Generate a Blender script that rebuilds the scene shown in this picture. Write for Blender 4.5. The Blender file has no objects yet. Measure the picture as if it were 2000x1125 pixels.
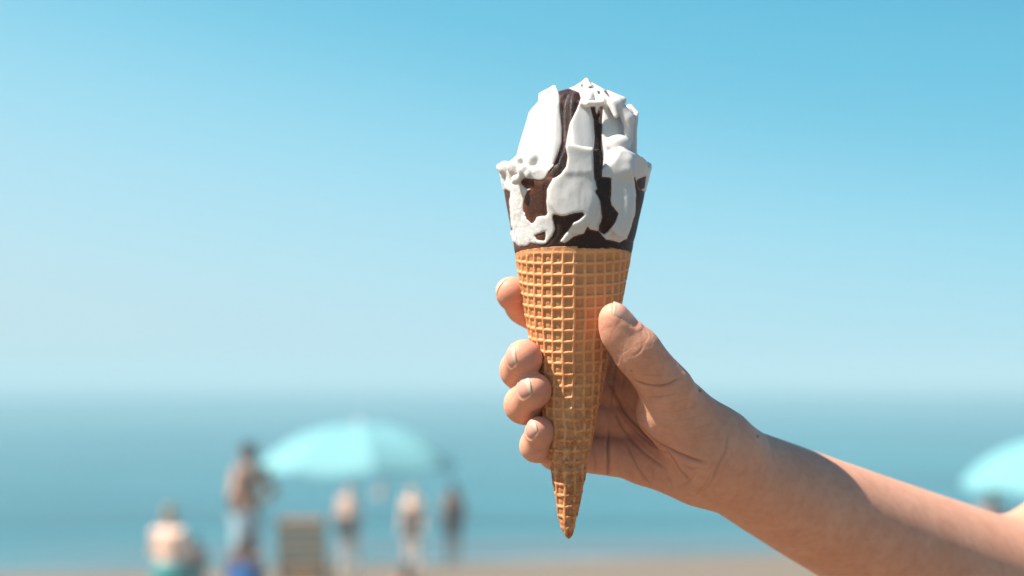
import bpy, math, random
import numpy as np
from mathutils import Vector, Matrix

random.seed(4)
scene = bpy.context.scene
COL = scene.collection
R = math.radians

# ------------------------------------------------------------------ camera
EYE = Vector((0.0, 0.0, 2.8))
PITCH = R(3.553)
cam_data = bpy.data.cameras.new("camera")
cam = bpy.data.objects.new("camera", cam_data)
COL.objects.link(cam)
cam.location = EYE
cam.rotation_euler = (R(90) + PITCH, 0, 0)
cam_data.sensor_width = 36.0
cam_data.lens = 50.0
cam_data.clip_start = 0.02
cam_data.clip_end = 30000.0
cam_data.dof.use_dof = True
cam_data.dof.focus_distance = 0.540
cam_data.dof.aperture_fstop = 5.9
scene.camera = cam

# ------------------------------------------------------------------ light
SUN_EL, SUN_AZ = R(55), R(-107)        # azimuth from +Y (straight ahead) towards +X
SUN_DIR = Vector((math.sin(SUN_AZ) * math.cos(SUN_EL), math.cos(SUN_AZ) * math.cos(SUN_EL), math.sin(SUN_EL)))
sun_data = bpy.data.lights.new("sun", 'SUN')
sun_data.energy = 4.3
sun_data.angle = R(0.53)
sun_data.color = (1.0, 0.95, 0.87)
sun = bpy.data.objects.new("sun", sun_data)
COL.objects.link(sun)
sun.rotation_euler = (-SUN_DIR).to_track_quat('-Z', 'Y').to_euler()

world = bpy.data.worlds.new("World")
scene.world = world
world.use_nodes = True
nt = world.node_tree
nt.nodes.clear()


def srgb(r, g, b):
    f = lambda c: (c / 255.0) / 12.92 if c <= 10.3 else (((c / 255.0) + 0.055) / 1.055) ** 2.4
    return (f(r), f(g), f(b), 1.0)


def N(tree, typ, **kw):
    n = tree.nodes.new(typ)
    for k, v in kw.items():
        setattr(n, k, v)
    return n


def build_world():
    L = nt.links.new
    out = N(nt, 'ShaderNodeOutputWorld')
    bg = N(nt, 'ShaderNodeBackground')
    bg.inputs['Strength'].default_value = 0.1
    L(bg.outputs[0], out.inputs[0])
    sky = N(nt, 'ShaderNodeTexSky', sky_type='NISHITA')
    sky.sun_disc = False
    sky.sun_elevation = SUN_EL
    sky.sun_rotation = SUN_AZ
    sky.air_density = 1.0
    sky.dust_density = 2.0
    sky.ozone_density = 1.5
    # summer haze: the clear sky above is washed out by pale air low over the sea, a little more of it towards the sun
    tc = N(nt, 'ShaderNodeTexCoord')
    sep = N(nt, 'ShaderNodeSeparateXYZ')
    L(tc.outputs['Generated'], sep.inputs[0])
    dot = N(nt, 'ShaderNodeVectorMath', operation='DOT_PRODUCT')
    hs = Vector((SUN_DIR.x, SUN_DIR.y, 0)).normalized()
    L(tc.outputs['Generated'], dot.inputs[0])
    dot.inputs[1].default_value = hs
    m1 = N(nt, 'ShaderNodeMath', operation='MULTIPLY_ADD')       # z - k*dot
    L(dot.outputs['Value'], m1.inputs[0])
    m1.inputs[1].default_value = -0.215
    L(sep.outputs['Z'], m1.inputs[2])
    ramp = N(nt, 'ShaderNodeValToRGB')
    cr = ramp.color_ramp
    cr.interpolation = 'B_SPLINE'
    stops = [(0.0, srgb(194, 221, 231)), (0.07, srgb(184, 224, 238)), (0.15, srgb(164, 220, 239)), (0.22, srgb(138, 212, 236)),
             (0.29, srgb(94, 191, 222)), (0.37, srgb(82, 187, 218)), (0.5, srgb(42, 125, 180)), (1.0, srgb(15, 68, 125))]
    while len(cr.elements) < len(stops):
        cr.elements.new(0.5)
    for e, (p, c) in zip(cr.elements, stops):
        e.position = p
        e.color = c
    L(m1.outputs[0], ramp.inputs[0])
    mul = N(nt, 'ShaderNodeVectorMath', operation='SCALE')
    L(ramp.outputs[0], mul.inputs[0])
    mul.inputs['Scale'].default_value = 4.35
    mix = N(nt, 'ShaderNodeMix', data_type='RGBA')
    mix.inputs['Factor'].default_value = 0.92
    L(sky.outputs[0], mix.inputs['A'])
    L(mul.outputs[0], mix.inputs['B'])
    L(mix.outputs['Result'], bg.inputs['Color'])


build_world()
scene.render.engine = 'CYCLES'
scene.cycles.use_denoising = True
scene.cycles.max_bounces = 8
scene.cycles.volume_bounces = 3
scene.view_settings.view_transform = 'Standard'
scene.view_settings.look = 'None'
scene.view_settings.exposure = 1.25
scene.view_settings.gamma = 1.0
scene.view_settings.use_curve_mapping = False

# ------------------------------------------------------------------ materials


def mat(name, color=(0.5, 0.5, 0.5), rough=0.6, **kw):
    m = bpy.data.materials.new(name)
    m.use_nodes = True
    b = m.node_tree.nodes['Principled BSDF']
    b.inputs['Base Color'].default_value = (*color[:3], 1)
    b.inputs['Roughness'].default_value = rough
    for k, v in kw.items():
        b.inputs[k].default_value = v
    return m, m.node_tree, b


def noise_tex(t, scale, detail=3, rough=0.55, coords=None, dims='3D'):
    n = N(t, 'ShaderNodeTexNoise')
    n.inputs['Scale'].default_value = scale
    n.inputs['Detail'].default_value = detail
    n.inputs['Roughness'].default_value = rough
    if coords is not None:
        t.links.new(coords, n.inputs['Vector'])
    return n


def ramp_node(t, src, stops):
    r = N(t, 'ShaderNodeValToRGB')
    while len(r.color_ramp.elements) < len(stops):
        r.color_ramp.elements.new(0.5)
    for e, (p, c) in zip(r.color_ramp.elements, stops):
        e.position = p
        e.color = (*c[:3], 1)
    t.links.new(src, r.inputs[0])
    return r


def mix_col(t, fac, a, b, blend='MIX'):
    m = N(t, 'ShaderNodeMix', data_type='RGBA', blend_type=blend)
    for sock, v in (('Factor', fac), ('A', a), ('B', b)):
        if hasattr(v, 'links') or hasattr(v, 'is_linked'):
            t.links.new(v, m.inputs[sock])
        elif sock == 'Factor':
            m.inputs[sock].default_value = v
        else:
            m.inputs[sock].default_value = (*v[:3], 1)
    return m.outputs['Result']


def bump(t, b, height, strength, dist, prev=None):
    n = N(t, 'ShaderNodeBump')
    n.inputs['Strength'].default_value = strength
    n.inputs['Distance'].default_value = dist
    t.links.new(height, n.inputs['Height'])
    if prev is not None:
        t.links.new(prev, n.inputs['Normal'])
    t.links.new(n.outputs[0], b.inputs['Normal'])
    return n.outputs[0]


def obj_coords(t):
    return N(t, 'ShaderNodeTexCoord').outputs['Object']


def attr(t, name):
    return N(t, 'ShaderNodeAttribute', attribute_name=name)


def skin_near():
    m, t, b = mat("skin", (0.6, 0.36, 0.25), 0.52)
    oc = obj_coords(t)
    a = attr(t, "tint")
    n1 = noise_tex(t, 60, 4, 0.6, oc)
    base = mix_col(t, n1.outputs[0], (0.59, 0.25, 0.145), (0.77, 0.41, 0.275))
    n2 = noise_tex(t, 260, 3, 0.6, oc)
    r2 = ramp_node(t, n2.outputs[0], [(0.42, (0, 0, 0)), (0.75, (1, 1, 1))])
    f = N(t, 'ShaderNodeMath', operation='MULTIPLY')
    t.links.new(r2.outputs[0], f.inputs[0])
    f.inputs[1].default_value = 0.28
    base = mix_col(t, f.outputs[0], base, (0.42, 0.15, 0.105))
    sep = N(t, 'ShaderNodeSeparateColor')
    t.links.new(a.outputs['Color'], sep.inputs[0])
    base = mix_col(t, sep.outputs[0], base, (0.54, 0.20, 0.145))       # pinker finger tips
    base = mix_col(t, sep.outputs[1], base, (0.19, 0.066, 0.043))      # redder creases
    base = mix_col(t, sep.outputs[2], base, (0.10, 0.05, 0.035))       # moles and grime
    t.links.new(base, b.inputs['Base Color'])
    b.inputs['Subsurface Weight'].default_value = 0.45
    b.inputs['Subsurface Radius'].default_value = (1.0, 0.32, 0.16)
    b.inputs['Subsurface Scale'].default_value = 0.0052
    b.inputs['Specular IOR Level'].default_value = 0.2
    vo = noise_tex(t, 340, 5, 0.7, oc)
    p0 = bump(t, b, vo.outputs[0], 0.16, 0.0007)
    v = N(t, 'ShaderNodeTexVoronoi', feature='DISTANCE_TO_EDGE')
    mp = N(t, 'ShaderNodeMapping')
    mp.inputs['Rotation'].default_value = (0, R(35), 0)
    mp.inputs['Scale'].default_value = (1.0, 1.0, 2.2)
    t.links.new(oc, mp.inputs[0])
    t.links.new(mp.outputs[0], v.inputs['Vector'])
    v.inputs['Scale'].default_value = 650
    p = bump(t, b, v.outputs['Distance'], 0.10, 0.0005, p0)
    n3 = noise_tex(t, 1500, 2, 0.5, oc)
    bump(t, b, n3.outputs[0], 0.10, 0.0004, p)
    return m


def simple_skin(name, color):
    color = [c * 0.88 for c in color]
    m, t, b = mat(name, color, 0.5)
    n = noise_tex(t, 9, 3, 0.5, obj_coords(t))
    t.links.new(mix_col(t, n.outputs[0], [c * 0.88 for c in color], [min(1, c * 1.1) for c in color]), b.inputs['Base Color'])
    b.inputs['Subsurface Weight'].default_value = 0.15
    b.inputs['Subsurface Radius'].default_value = (1.0, 0.3, 0.2)
    b.inputs['Subsurface Scale'].default_value = 0.01
    return m


def cloth(name, color, var=0.12, scale=30):
    color = [c * 0.7 for c in color]
    m, t, b = mat(name, color, 0.85)
    n = noise_tex(t, scale, 3, 0.6, obj_coords(t))
    t.links.new(mix_col(t, n.outputs[0], [c * (1 - var) for c in color], [min(1, c * (1 + var)) for c in color]), b.inputs['Base Color'])
    bump(t, b, n.outputs[0], 0.3, 0.01)
    return m


def nail_mat():
    m, t, b = mat("nail", (0.75, 0.5, 0.42), 0.45)
    a = attr(t, "tint")
    sep = N(t, 'ShaderNodeSeparateColor')
    t.links.new(a.outputs['Color'], sep.inputs[0])
    c = mix_col(t, sep.outputs[0], (0.62, 0.265, 0.195), (0.58, 0.48, 0.34))
    n = noise_tex(t, 700, 2, 0.5, obj_coords(t))
    c = mix_col(t, n.outputs[0], c, (0.58, 0.33, 0.26))
    f = N(t, 'ShaderNodeMath', operation='MULTIPLY')
    t.links.new(c, b.inputs['Base Color'])
    b.inputs['Subsurface Weight'].default_value = 0.3
    b.inputs['Subsurface Radius'].default_value = (1, 0.5, 0.35)
    b.inputs['Subsurface Scale'].default_value = 0.0015
    b.inputs['Specular IOR Level'].default_value = 0.3
    b.inputs['Coat Weight'].default_value = 0.04
    b.inputs['Coat Roughness'].default_value = 0.15
    return m


def cream_mat():
    m, t, b = mat("vanilla_cream", (0.86, 0.84, 0.80), 0.42)
    oc = obj_coords(t)
    n = noise_tex(t, 120, 4, 0.6, oc)
    base = mix_col(t, n.outputs[0], (0.615, 0.585, 0.56), (0.585, 0.545, 0.51))
    n2 = noise_tex(t, 45, 2, 0.5, oc)
    r = ramp_node(t, n2.outputs[0], [(0.64, (0, 0, 0)), (0.78, (0.5, 0.5, 0.5))])
    base = mix_col(t, r.outputs[0], base, (0.55, 0.50, 0.39))
    t.links.new(base, b.inputs['Base Color'])
    b.inputs['Subsurface Weight'].default_value = 0.6
    b.inputs['Subsurface Radius'].default_value = (1.0, 0.85, 0.65)
    b.inputs['Subsurface Scale'].default_value = 0.0028
    b.inputs['Specular IOR Level'].default_value = 0.4
    a = attr(t, "tint")
    sep = N(t, 'ShaderNodeSeparateColor')
    t.links.new(a.outputs['Color'], sep.inputs[0])
    n3 = noise_tex(t, 1100, 3, 0.6, oc)
    n4 = noise_tex(t, 420, 3, 0.6, oc)
    mm = N(t, 'ShaderNodeMath', operation='MULTIPLY')
    t.links.new(n4.outputs[0], mm.inputs[0])
    t.links.new(sep.outputs[0], mm.inputs[1])
    p = bump(t, b, mm.outputs[0], 0.45, 0.0011)
    bump(t, b, n3.outputs[0], 0.15, 0.0004, p)
    return m


def choc_mat():
    m, t, b = mat("dark_chocolate", (0.04, 0.016, 0.011), 0.55)
    oc = obj_coords(t)
    v = N(t, 'ShaderNodeTexVoronoi')
    v.inputs['Scale'].default_value = 2100
    t.links.new(oc, v.inputs['Vector'])
    r = ramp_node(t, v.outputs['Distance'], [(0.12, (1, 1, 1)), (0.20, (0, 0, 0))])
    # only some of the frost grains, more of them higher up
    lt = N(t, 'ShaderNodeMath', operation='LESS_THAN')
    sepc = N(t, 'ShaderNodeSeparateColor')
    t.links.new(v.outputs['Color'], sepc.inputs[0])
    t.links.new(sepc.outputs[0], lt.inputs[0])
    a = attr(t, "tint")
    sa = N(t, 'ShaderNodeSeparateColor')
    t.links.new(a.outputs['Color'], sa.inputs[0])
    t.links.new(sa.outputs[0], lt.inputs[1])
    f = N(t, 'ShaderNodeMath', operation='MULTIPLY')
    t.links.new(r.outputs[0], f.inputs[0])
    t.links.new(lt.outputs[0], f.inputs[1])
    n = noise_tex(t, 150, 4, 0.6, oc)
    base = mix_col(t, n.outputs[0], (0.016, 0.0065, 0.005), (0.032, 0.013, 0.009))
    base = mix_col(t, sa.outputs[1], base, (0.16, 0.05, 0.022))      # thin scraped edges warmer; sunlight on the left side painted in too
    base = mix_col(t, f.outputs[0], base, (0.5, 0.49, 0.48))
    t.links.new(base, b.inputs['Base Color'])
    b.inputs['Specular IOR Level'].default_value = 0.28
    n3 = noise_tex(t, 1300, 3, 0.6, oc)
    bump(t, b, n3.outputs[0], 0.25, 0.0005)
    return m


def waffle_mat():
    m, t, b = mat("baked_waffle", (0.7, 0.4, 0.16), 0.62)
    oc = obj_coords(t)
    a = attr(t, "tint")
    sa = N(t, 'ShaderNodeSeparateColor')
    t.links.new(a.outputs['Color'], sa.inputs[0])
    n = noise_tex(t, 55, 4, 0.65, oc)
    rib = mix_col(t, n.outputs[0], (0.76, 0.405, 0.195), (0.70, 0.275, 0.09))
    pit = mix_col(t, n.outputs[0], (0.60, 0.305, 0.15), (0.53, 0.205, 0.07))
    base = mix_col(t, sa.outputs[0], pit, rib)
    n2 = noise_tex(t, 420, 4, 0.7, oc)
    r2 = ramp_node(t, n2.outputs[0], [(0.38, (0, 0, 0)), (0.66, (0.95, 0.95, 0.95))])
    ff = N(t, 'ShaderNodeMath', operation='MULTIPLY')
    t.links.new(r2.outputs[0], ff.inputs[0])
    t.links.new(sa.outputs[1], ff.inputs[1])
    base = mix_col(t, ff.outputs[0], base, (0.34, 0.092, 0.018))       # toasted patches, plus shade painted over the lower cone
    base = mix_col(t, sa.outputs[2], base, (0.10, 0.04, 0.02))        # cocoa dust along the rim
    t.links.new(base, b.inputs['Base Color'])
    b.inputs['Subsurface Weight'].default_value = 0.12
    b.inputs['Subsurface Radius'].default_value = (1.0, 0.5, 0.2)
    b.inputs['Subsurface Scale'].default_value = 0.001
    b.inputs['Specular IOR Level'].default_value = 0.3
    n3 = noise_tex(t, 1500, 4, 0.7, oc)
    bump(t, b, n3.outputs[0], 0.35, 0.0006)
    return m


M_SKIN = skin_near()
M_NAIL = nail_mat()
M_CREAM = cream_mat()
M_CHOC = choc_mat()
M_WAFFLE = waffle_mat()

# ------------------------------------------------------------------ object helpers


def tag(o, label=None, cat=None, group=None, kind=None):
    for k, v in (("label", label), ("category", cat), ("group", group), ("kind", kind)):
        if v:
            o[k] = v
    return o


def mesh_obj(name, verts, faces, material, parent=None, smooth=True, loc=None):
    """verts in world coordinates (metres); the object's origin goes to loc."""
    me = bpy.data.meshes.new(name)
    verts = np.asarray(verts, dtype=np.float64)
    loc = Vector(loc) if loc is not None else Vector((0, 0, 0))
    verts = verts - np.array(loc)
    if isinstance(faces, np.ndarray):
        nf, k = faces.shape
        me.vertices.add(len(verts))
        me.vertices.foreach_set('co', verts.astype(np.float32).ravel())
        me.loops.add(nf * k)
        me.loops.foreach_set('vertex_index', faces.astype(np.int32).ravel())
        me.polygons.add(nf)
        me.polygons.foreach_set('loop_start', np.arange(0, nf * k, k, dtype=np.int32))
        me.update(calc_edges=True)
    else:
        me.from_pydata([tuple(v) for v in verts], [], faces)
        me.update()
    if smooth:
        me.polygons.foreach_set('use_smooth', np.ones(len(me.polygons), dtype=bool))
    me.materials.append(material)
    o = bpy.data.objects.new(name, me)
    COL.objects.link(o)
    o.location = loc
    if parent is not None:
        o.parent = parent
        o.location = loc - parent.location
    return o


def set_tint(o, rgb):
    me = o.data
    a = me.color_attributes.new("tint", 'FLOAT_COLOR', 'POINT')
    c = np.ones((len(me.vertices), 4), dtype=np.float32)
    c[:, :3] = np.clip(rgb, 0, 1)
    a.data.foreach_set('color', c.ravel())


def empty(name, loc):
    o = bpy.data.objects.new(name, None)
    o.location = loc
    o.empty_display_size = 0.05
    COL.objects.link(o)
    return o


# ------------------------------------------------------------------ implicit surfaces
def hash3(ix, iy, iz, seed):
    h = (ix.astype(np.int64) * 374761393 + iy.astype(np.int64) * 668265263 + iz.astype(np.int64) * 2147483647 + seed * 974711) & 0xffffffff
    h = ((h ^ (h >> 13)) * 1274126177) & 0xffffffff
    h = h ^ (h >> 16)
    return (h & 0xffff).astype(np.float32) / 65535.0


def vnoise(P, scale, seed=0, octaves=2):
    """value noise in about -1..1 at the points P (n,3); scale is the cell size."""
    out = np.zeros(len(P), np.float32)
    amp, tot = 1.0, 0.0
    for o in range(octaves):
        Q = P / (scale / (2 ** o)) + 17.3 * (o + 1)
        I = np.floor(Q).astype(np.int64)
        F = Q - I
        F = F * F * (3 - 2 * F)
        acc = 0
        for dx in (0, 1):
            for dy in (0, 1):
                for dz in (0, 1):
                    w = (F[:, 0] if dx else 1 - F[:, 0]) * (F[:, 1] if dy else 1 - F[:, 1]) * (F[:, 2] if dz else 1 - F[:, 2])
                    acc = acc + w * hash3(I[:, 0] + dx, I[:, 1] + dy, I[:, 2] + dz, seed + o * 31)
        out += amp * (acc * 2 - 1).astype(np.float32)
        tot += amp
        amp *= 0.5
    return out / tot


def smin(a, b, k):
    h = np.maximum(k - np.abs(a - b), 0.0) / k
    return np.minimum(a, b) - h * h * k * 0.25


def smax(a, b, k):
    return -smin(-a, -b, k)


class Field:
    """A signed distance sampled on a rectilinear grid."""

    def __init__(self, xs, ys, zs):
        self.xs, self.ys, self.zs = [np.asarray(v, np.float32) for v in (xs, ys, zs)]
        self.d = np.full((len(xs), len(ys), len(zs)), 50.0, np.float32)

    def like(self):
        return Field(self.xs, self.ys, self.zs)

    def block(self, lo, hi):
        sl = []
        for a, l, h in zip((self.xs, self.ys, self.zs), lo, hi):
            i0 = max(int(np.searchsorted(a, l)) - 1, 0)
            i1 = min(int(np.searchsorted(a, h)) + 1, len(a))
            sl.append(slice(i0, max(i1, i0)))
        X = self.xs[sl[0]][:, None, None]
        Y = self.ys[sl[1]][None, :, None]
        Z = self.zs[sl[2]][None, None, :]
        return tuple(sl), X, Y, Z

    def put(self, sl, d, k):
        if d.size:
            self.d[sl] = smin(self.d[sl], d, k) if k > 0 else np.minimum(self.d[sl], d)

    def capsule(self, a, b, ra, rb, k=1.0, stretch=None, pad=4.0):
        """tapered capsule from a to b; stretch = per-axis factors of its cross-section."""
        a, b = np.array(a, np.float32), np.array(b, np.float32)
        st = np.ones(3, np.float32) if stretch is None else np.array(stretch, np.float32)
        m = max(ra, rb) * st.max() + k + pad
        sl, X, Y, Z = self.block(np.minimum(a, b) - m, np.maximum(a, b) + m)
        ba = b - a
        l2 = float((ba * ba).sum()) + 1e-9
        t = np.clip(((X - a[0]) * ba[0] + (Y - a[1]) * ba[1] + (Z - a[2]) * ba[2]) / l2, 0, 1)
        t2 = t
        qx = (X - a[0] - t * ba[0]) / st[0]
        qy = (Y - a[1] - t * ba[1]) / st[1]
        qz = (Z - a[2] - t * ba[2]) / st[2]
        d = np.sqrt(qx * qx + qy * qy + qz * qz) - (ra + (rb - ra) * t2)
        self.put(sl, d.astype(np.float32), k)

    def chain(self, pts, rads, k=1.0, stretch=None):
        for i in range(len(pts) - 1):
            self.capsule(pts[i], pts[i + 1], rads[i], rads[i + 1], k, stretch)

    def ellipsoid(self, c, r, k=1.0, pad=4.0):
        c, r = np.array(c, np.float32), np.array(r, np.float32)
        m = r + k + pad
        sl, X, Y, Z = self.block(c - m, c + m)
        q = np.sqrt(((X - c[0]) / r[0]) ** 2 + ((Y - c[1]) / r[1]) ** 2 + ((Z - c[2]) / r[2]) ** 2)
        q2 = np.sqrt(((X - c[0]) / r[0] ** 2) ** 2 + ((Y - c[1]) / r[1] ** 2) ** 2 + ((Z - c[2]) / r[2] ** 2) ** 2) + 1e-6
        self.put(sl, (q * (q - 1.0) / q2).astype(np.float32), k)

    def rbox(self, c, half, rnd, k=1.0, pad=4.0):
        c, half = np.array(c, np.float32), np.array(half, np.float32)
        m = half + k + pad
        sl, X, Y, Z = self.block(c - m, c + m)
        qx, qy, qz = [np.abs(V - cc) - hh + rnd for V, cc, hh in zip((X, Y, Z), c, half)]
        d = np.sqrt(np.maximum(qx, 0) ** 2 + np.maximum(qy, 0) ** 2 + np.maximum(qz, 0) ** 2) + np.minimum(np.maximum(np.maximum(qx, qy), qz), 0) - rnd
        self.put(sl, d.astype(np.float32), k)

    def sample(self, P, d=None):
        d = self.d if d is None else d
        f = []
        for a, c in zip((self.xs, self.ys, self.zs), range(3)):
            f.append(np.clip(np.interp(P[:, c], a, np.arange(len(a))), 0, len(a) - 1.001))
        I = [v.astype(np.int64) for v in f]
        F = [v - i for v, i in zip(f, I)]
        out = 0
        for dx in (0, 1):
            for dy in (0, 1):
                for dz in (0, 1):
                    w = (F[0] if dx else 1 - F[0]) * (F[1] if dy else 1 - F[1]) * (F[2] if dz else 1 - F[2])
                    out = out + w * d[I[0] + dx, I[1] + dy, I[2] + dz]
        return out

    def mesh(self, smooth=2):
        d = self.d
        nx, ny, nz = d.shape
        ins = d < 0
        cnt = np.zeros((nx - 1, ny - 1, nz - 1), np.int8)
        for dx in (0, 1):
            for dy in (0, 1):
                for dz in (0, 1):
                    cnt += ins[dx:nx - 1 + dx, dy:ny - 1 + dy, dz:nz - 1 + dz]
        act = (cnt > 0) & (cnt < 8)
        ci, cj, ck = np.nonzero(act)
        idx = np.full(act.shape, -1, np.int64)
        idx[ci, cj, ck] = np.arange(len(ci))
        acc = np.zeros((len(ci), 3))
        num = np.zeros(len(ci))
        corners = [(a, b, c) for a in (0, 1) for b in (0, 1) for c in (0, 1)]
        val = {c: d[ci + c[0], cj + c[1], ck + c[2]] for c in corners}
        for c in corners:
            for ax in range(3):
                if c[ax] == 0:
                    e = list(c)
                    e[ax] = 1
                    va, vb = val[c], val[tuple(e)]
                    cr = (va < 0) != (vb < 0)
                    t = np.where(cr, va / np.where(cr, va - vb, 1), 0)
                    p = np.array(c, float)[None, :].repeat(len(ci), 0)
                    p[:, ax] += t
                    acc[cr] += p[cr]
                    num[cr] += 1
        fr = acc / num[:, None]
        I = [ci, cj, ck]
        V = np.zeros((len(ci), 3))
        for ax, a in enumerate((self.xs, self.ys, self.zs)):
            V[:, ax] = a[I[ax]] + fr[:, ax] * (a[I[ax] + 1] - a[I[ax]])
        quads = []
        for ax in range(3):
            s0, s1 = [slice(None)] * 3, [slice(None)] * 3
            s0[ax], s1[ax] = slice(0, -1), slice(1, None)
            A, B = ins[tuple(s0)], ins[tuple(s1)]
            e = np.nonzero(A != B)
            b1, b2 = (ax + 1) % 3, (ax + 2) % 3
            ok = (e[b1] > 0) & (e[b2] > 0) & (e[b1] < d.shape[b1] - 1) & (e[b2] < d.shape[b2] - 1)
            e = [v[ok] for v in e]
            inside_first = A[tuple(e)]

            def cell(o1, o2):
                c = [None] * 3
                c[ax] = e[ax]
                c[b1] = e[b1] - o1
                c[b2] = e[b2] - o2
                return idx[tuple(c)]
            q = np.stack([cell(1, 1), cell(0, 1), cell(0, 0), cell(1, 0)], 1)
            q[~inside_first] = q[~inside_first][:, ::-1]
            quads.append(q)
        Q = np.concatenate(quads)
        Q = Q[(Q >= 0).all(1)]
        # light smoothing, then back onto the surface
        for _ in range(smooth):
            V = V + 0.5 * (neighbours(V, Q) - V)
            eps = 0.35
            dd = self.sample(V)
            g = np.stack([self.sample(V + np.eye(3)[i] * eps) - self.sample(V - np.eye(3)[i] * eps) for i in range(3)], 1) / (2 * eps)
            gl = np.maximum((g * g).sum(1), 0.05)
            V = V - np.clip(dd / gl, -0.6, 0.6)[:, None] * g
        V = V + 0.4 * (neighbours(V, Q) - V)
        return V, Q


def neighbours(V, Q):
    acc = np.zeros_like(V)
    n = np.zeros(len(V))
    for a, b in ((0, 1), (1, 2), (2, 3), (3, 0)):
        for i, j in ((a, b), (b, a)):
            for c in range(3):
                acc[:, c] += np.bincount(Q[:, i], weights=V[Q[:, j], c], minlength=len(V))
            n += np.bincount(Q[:, i], minlength=len(V))
    return acc / np.maximum(n, 1)[:, None]


def vnormals(V, Q):
    fn = np.cross(V[Q[:, 2]] - V[Q[:, 0]], V[Q[:, 3]] - V[Q[:, 1]])
    n = np.zeros_like(V)
    for i in range(4):
        for c in range(3):
            n[:, c] += np.bincount(Q[:, i], weights=fn[:, c], minlength=len(V))
    return n / np.maximum(np.linalg.norm(n, axis=1), 1e-9)[:, None]


def subdivide(V, Q):
    """one Catmull-Clark step on an all-quad mesh."""
    nv, nq = len(V), len(Q)
    fp = V[Q].mean(1)
    E = np.concatenate([np.stack([Q[:, i], Q[:, (i + 1) % 4]], 1) for i in range(4)])
    Es = np.sort(E, 1)
    key = Es[:, 0] * nv + Es[:, 1]
    uk, inv = np.unique(key, return_inverse=True)
    ne = len(uk)
    ea, eb = uk // nv, uk % nv
    fidx = np.tile(np.arange(nq), 4)
    fsum = np.stack([np.bincount(inv, weights=fp[fidx, c], minlength=ne) for c in range(3)], 1)
    fc = np.bincount(inv, minlength=ne)
    mid = 0.5 * (V[ea] + V[eb])
    ep = np.where((fc == 2)[:, None], (V[ea] + V[eb] + fsum) / 4.0, mid)
    val = np.bincount(Q.ravel(), minlength=nv)
    Fav = np.stack([np.bincount(Q.ravel(), weights=np.repeat(fp[:, c], 4), minlength=nv) for c in range(3)], 1) / np.maximum(val, 1)[:, None]
    ev = np.bincount(ea, minlength=nv) + np.bincount(eb, minlength=nv)
    Rav = np.stack([np.bincount(ea, weights=mid[:, c], minlength=nv) + np.bincount(eb, weights=mid[:, c], minlength=nv) for c in range(3)], 1) / np.maximum(ev, 1)[:, None]
    n = np.maximum(val, 3)[:, None]
    VP = (Fav + 2 * Rav + (n - 3) * V) / n
    allv = np.concatenate([VP, ep, fp])
    e = [nv + inv[i * nq:(i + 1) * nq] for i in range(4)]
    f = nv + ne + np.arange(nq)
    quads = np.concatenate([np.stack([Q[:, i], e[i], f, e[(i - 1) % 4]], 1) for i in range(4)])
    return allv, quads


# ------------------------------------------------------------------ the frame in which hand and cone are laid out
# millimetres: x to the right, y away, z up, all relative to a point D0 in front of the lens
D0 = 555.6
RIGHT = np.array([1.0, 0, 0])
FWD = np.array([0, math.cos(PITCH), math.sin(PITCH)])
UP = np.array([0, -math.sin(PITCH), math.cos(PITCH)])
EYE_N = np.array(EYE)


def to_world(P):
    P = np.asarray(P, float)
    return EYE_N + (P[..., 0:1] * RIGHT + (D0 + P[..., 1:2]) * FWD + P[..., 2:3] * UP) * 0.001


def H(px, py, y):
    """millimetre point seen at the photograph's pixel (px, py), y mm beyond the cone's axis."""
    s = (D0 + y) / 2777.8
    return ((px - 1000) * s, y, (562.5 - py) * s)


def pix(P):
    s = 2777.8 / (D0 + P[:, 1])
    return 1000 + P[:, 0] * s, 562.5 - P[:, 2] * s


def seg_dist(px, py, poly, closed=False):
    pts = np.array(poly, np.float32)
    if closed:
        pts = np.concatenate([pts, pts[:1]])
    best = np.full(px.shape, 1e9, np.float32)
    for (x0, y0), (x1, y1) in zip(pts[:-1], pts[1:]):
        dx, dy = x1 - x0, y1 - y0
        t = np.clip(((px - x0) * dx + (py - y0) * dy) / (dx * dx + dy * dy + 1e-9), 0, 1)
        best = np.minimum(best, (px - x0 - t * dx) ** 2 + (py - y0 - t * dy) ** 2)
    return np.sqrt(best)


def spline(pts, n=6):
    """Catmull-Rom through the points."""
    p = [np.array(q, float) for q in pts]
    p = [2 * p[0] - p[1]] + p + [2 * p[-1] - p[-2]]
    out = []
    for i in range(1, len(p) - 2):
        for j in range(n):
            t = j / n
            a, b, c, d = p[i - 1], p[i], p[i + 1], p[i + 2]
            out.append(0.5 * (2 * b + (c - a) * t + (2 * a - 5 * b + 4 * c - d) * t * t + (3 * b - a - 3 * c + d) * t ** 3))
    out.append(p[-2])
    return out


def poly_sdf(px, py, poly):
    """signed distance, negative inside."""
    d = seg_dist(px, py, poly, True)
    ins = np.zeros(px.shape, bool)
    pts = list(poly)
    for i in range(len(pts)):
        x0, y0 = pts[i]
        x1, y1 = pts[(i + 1) % len(pts)]
        if y0 == y1:
            continue
        c = ((py >= min(y0, y1)) & (py < max(y0, y1)))
        xi = x0 + (py - y0) * (x1 - x0) / (y1 - y0)
        ins ^= c & (px < xi)
    return np.where(ins, -d, d)




# ------------------------------------------------------------------ the setting: sand and sea


def shore_y(x):
    return 21.9 + 0.20 * np.clip(x, -40, 40)


def sand_z(x, y):
    t = shore_y(x) - y
    return np.where(t > 0, 1.6 * (1 - np.exp(-np.maximum(t, 0) * 0.055 / 1.6)), 0.055 * t)


def ground(x, y):
    return float(sand_z(np.array(float(x)), np.array(float(y))))


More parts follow.
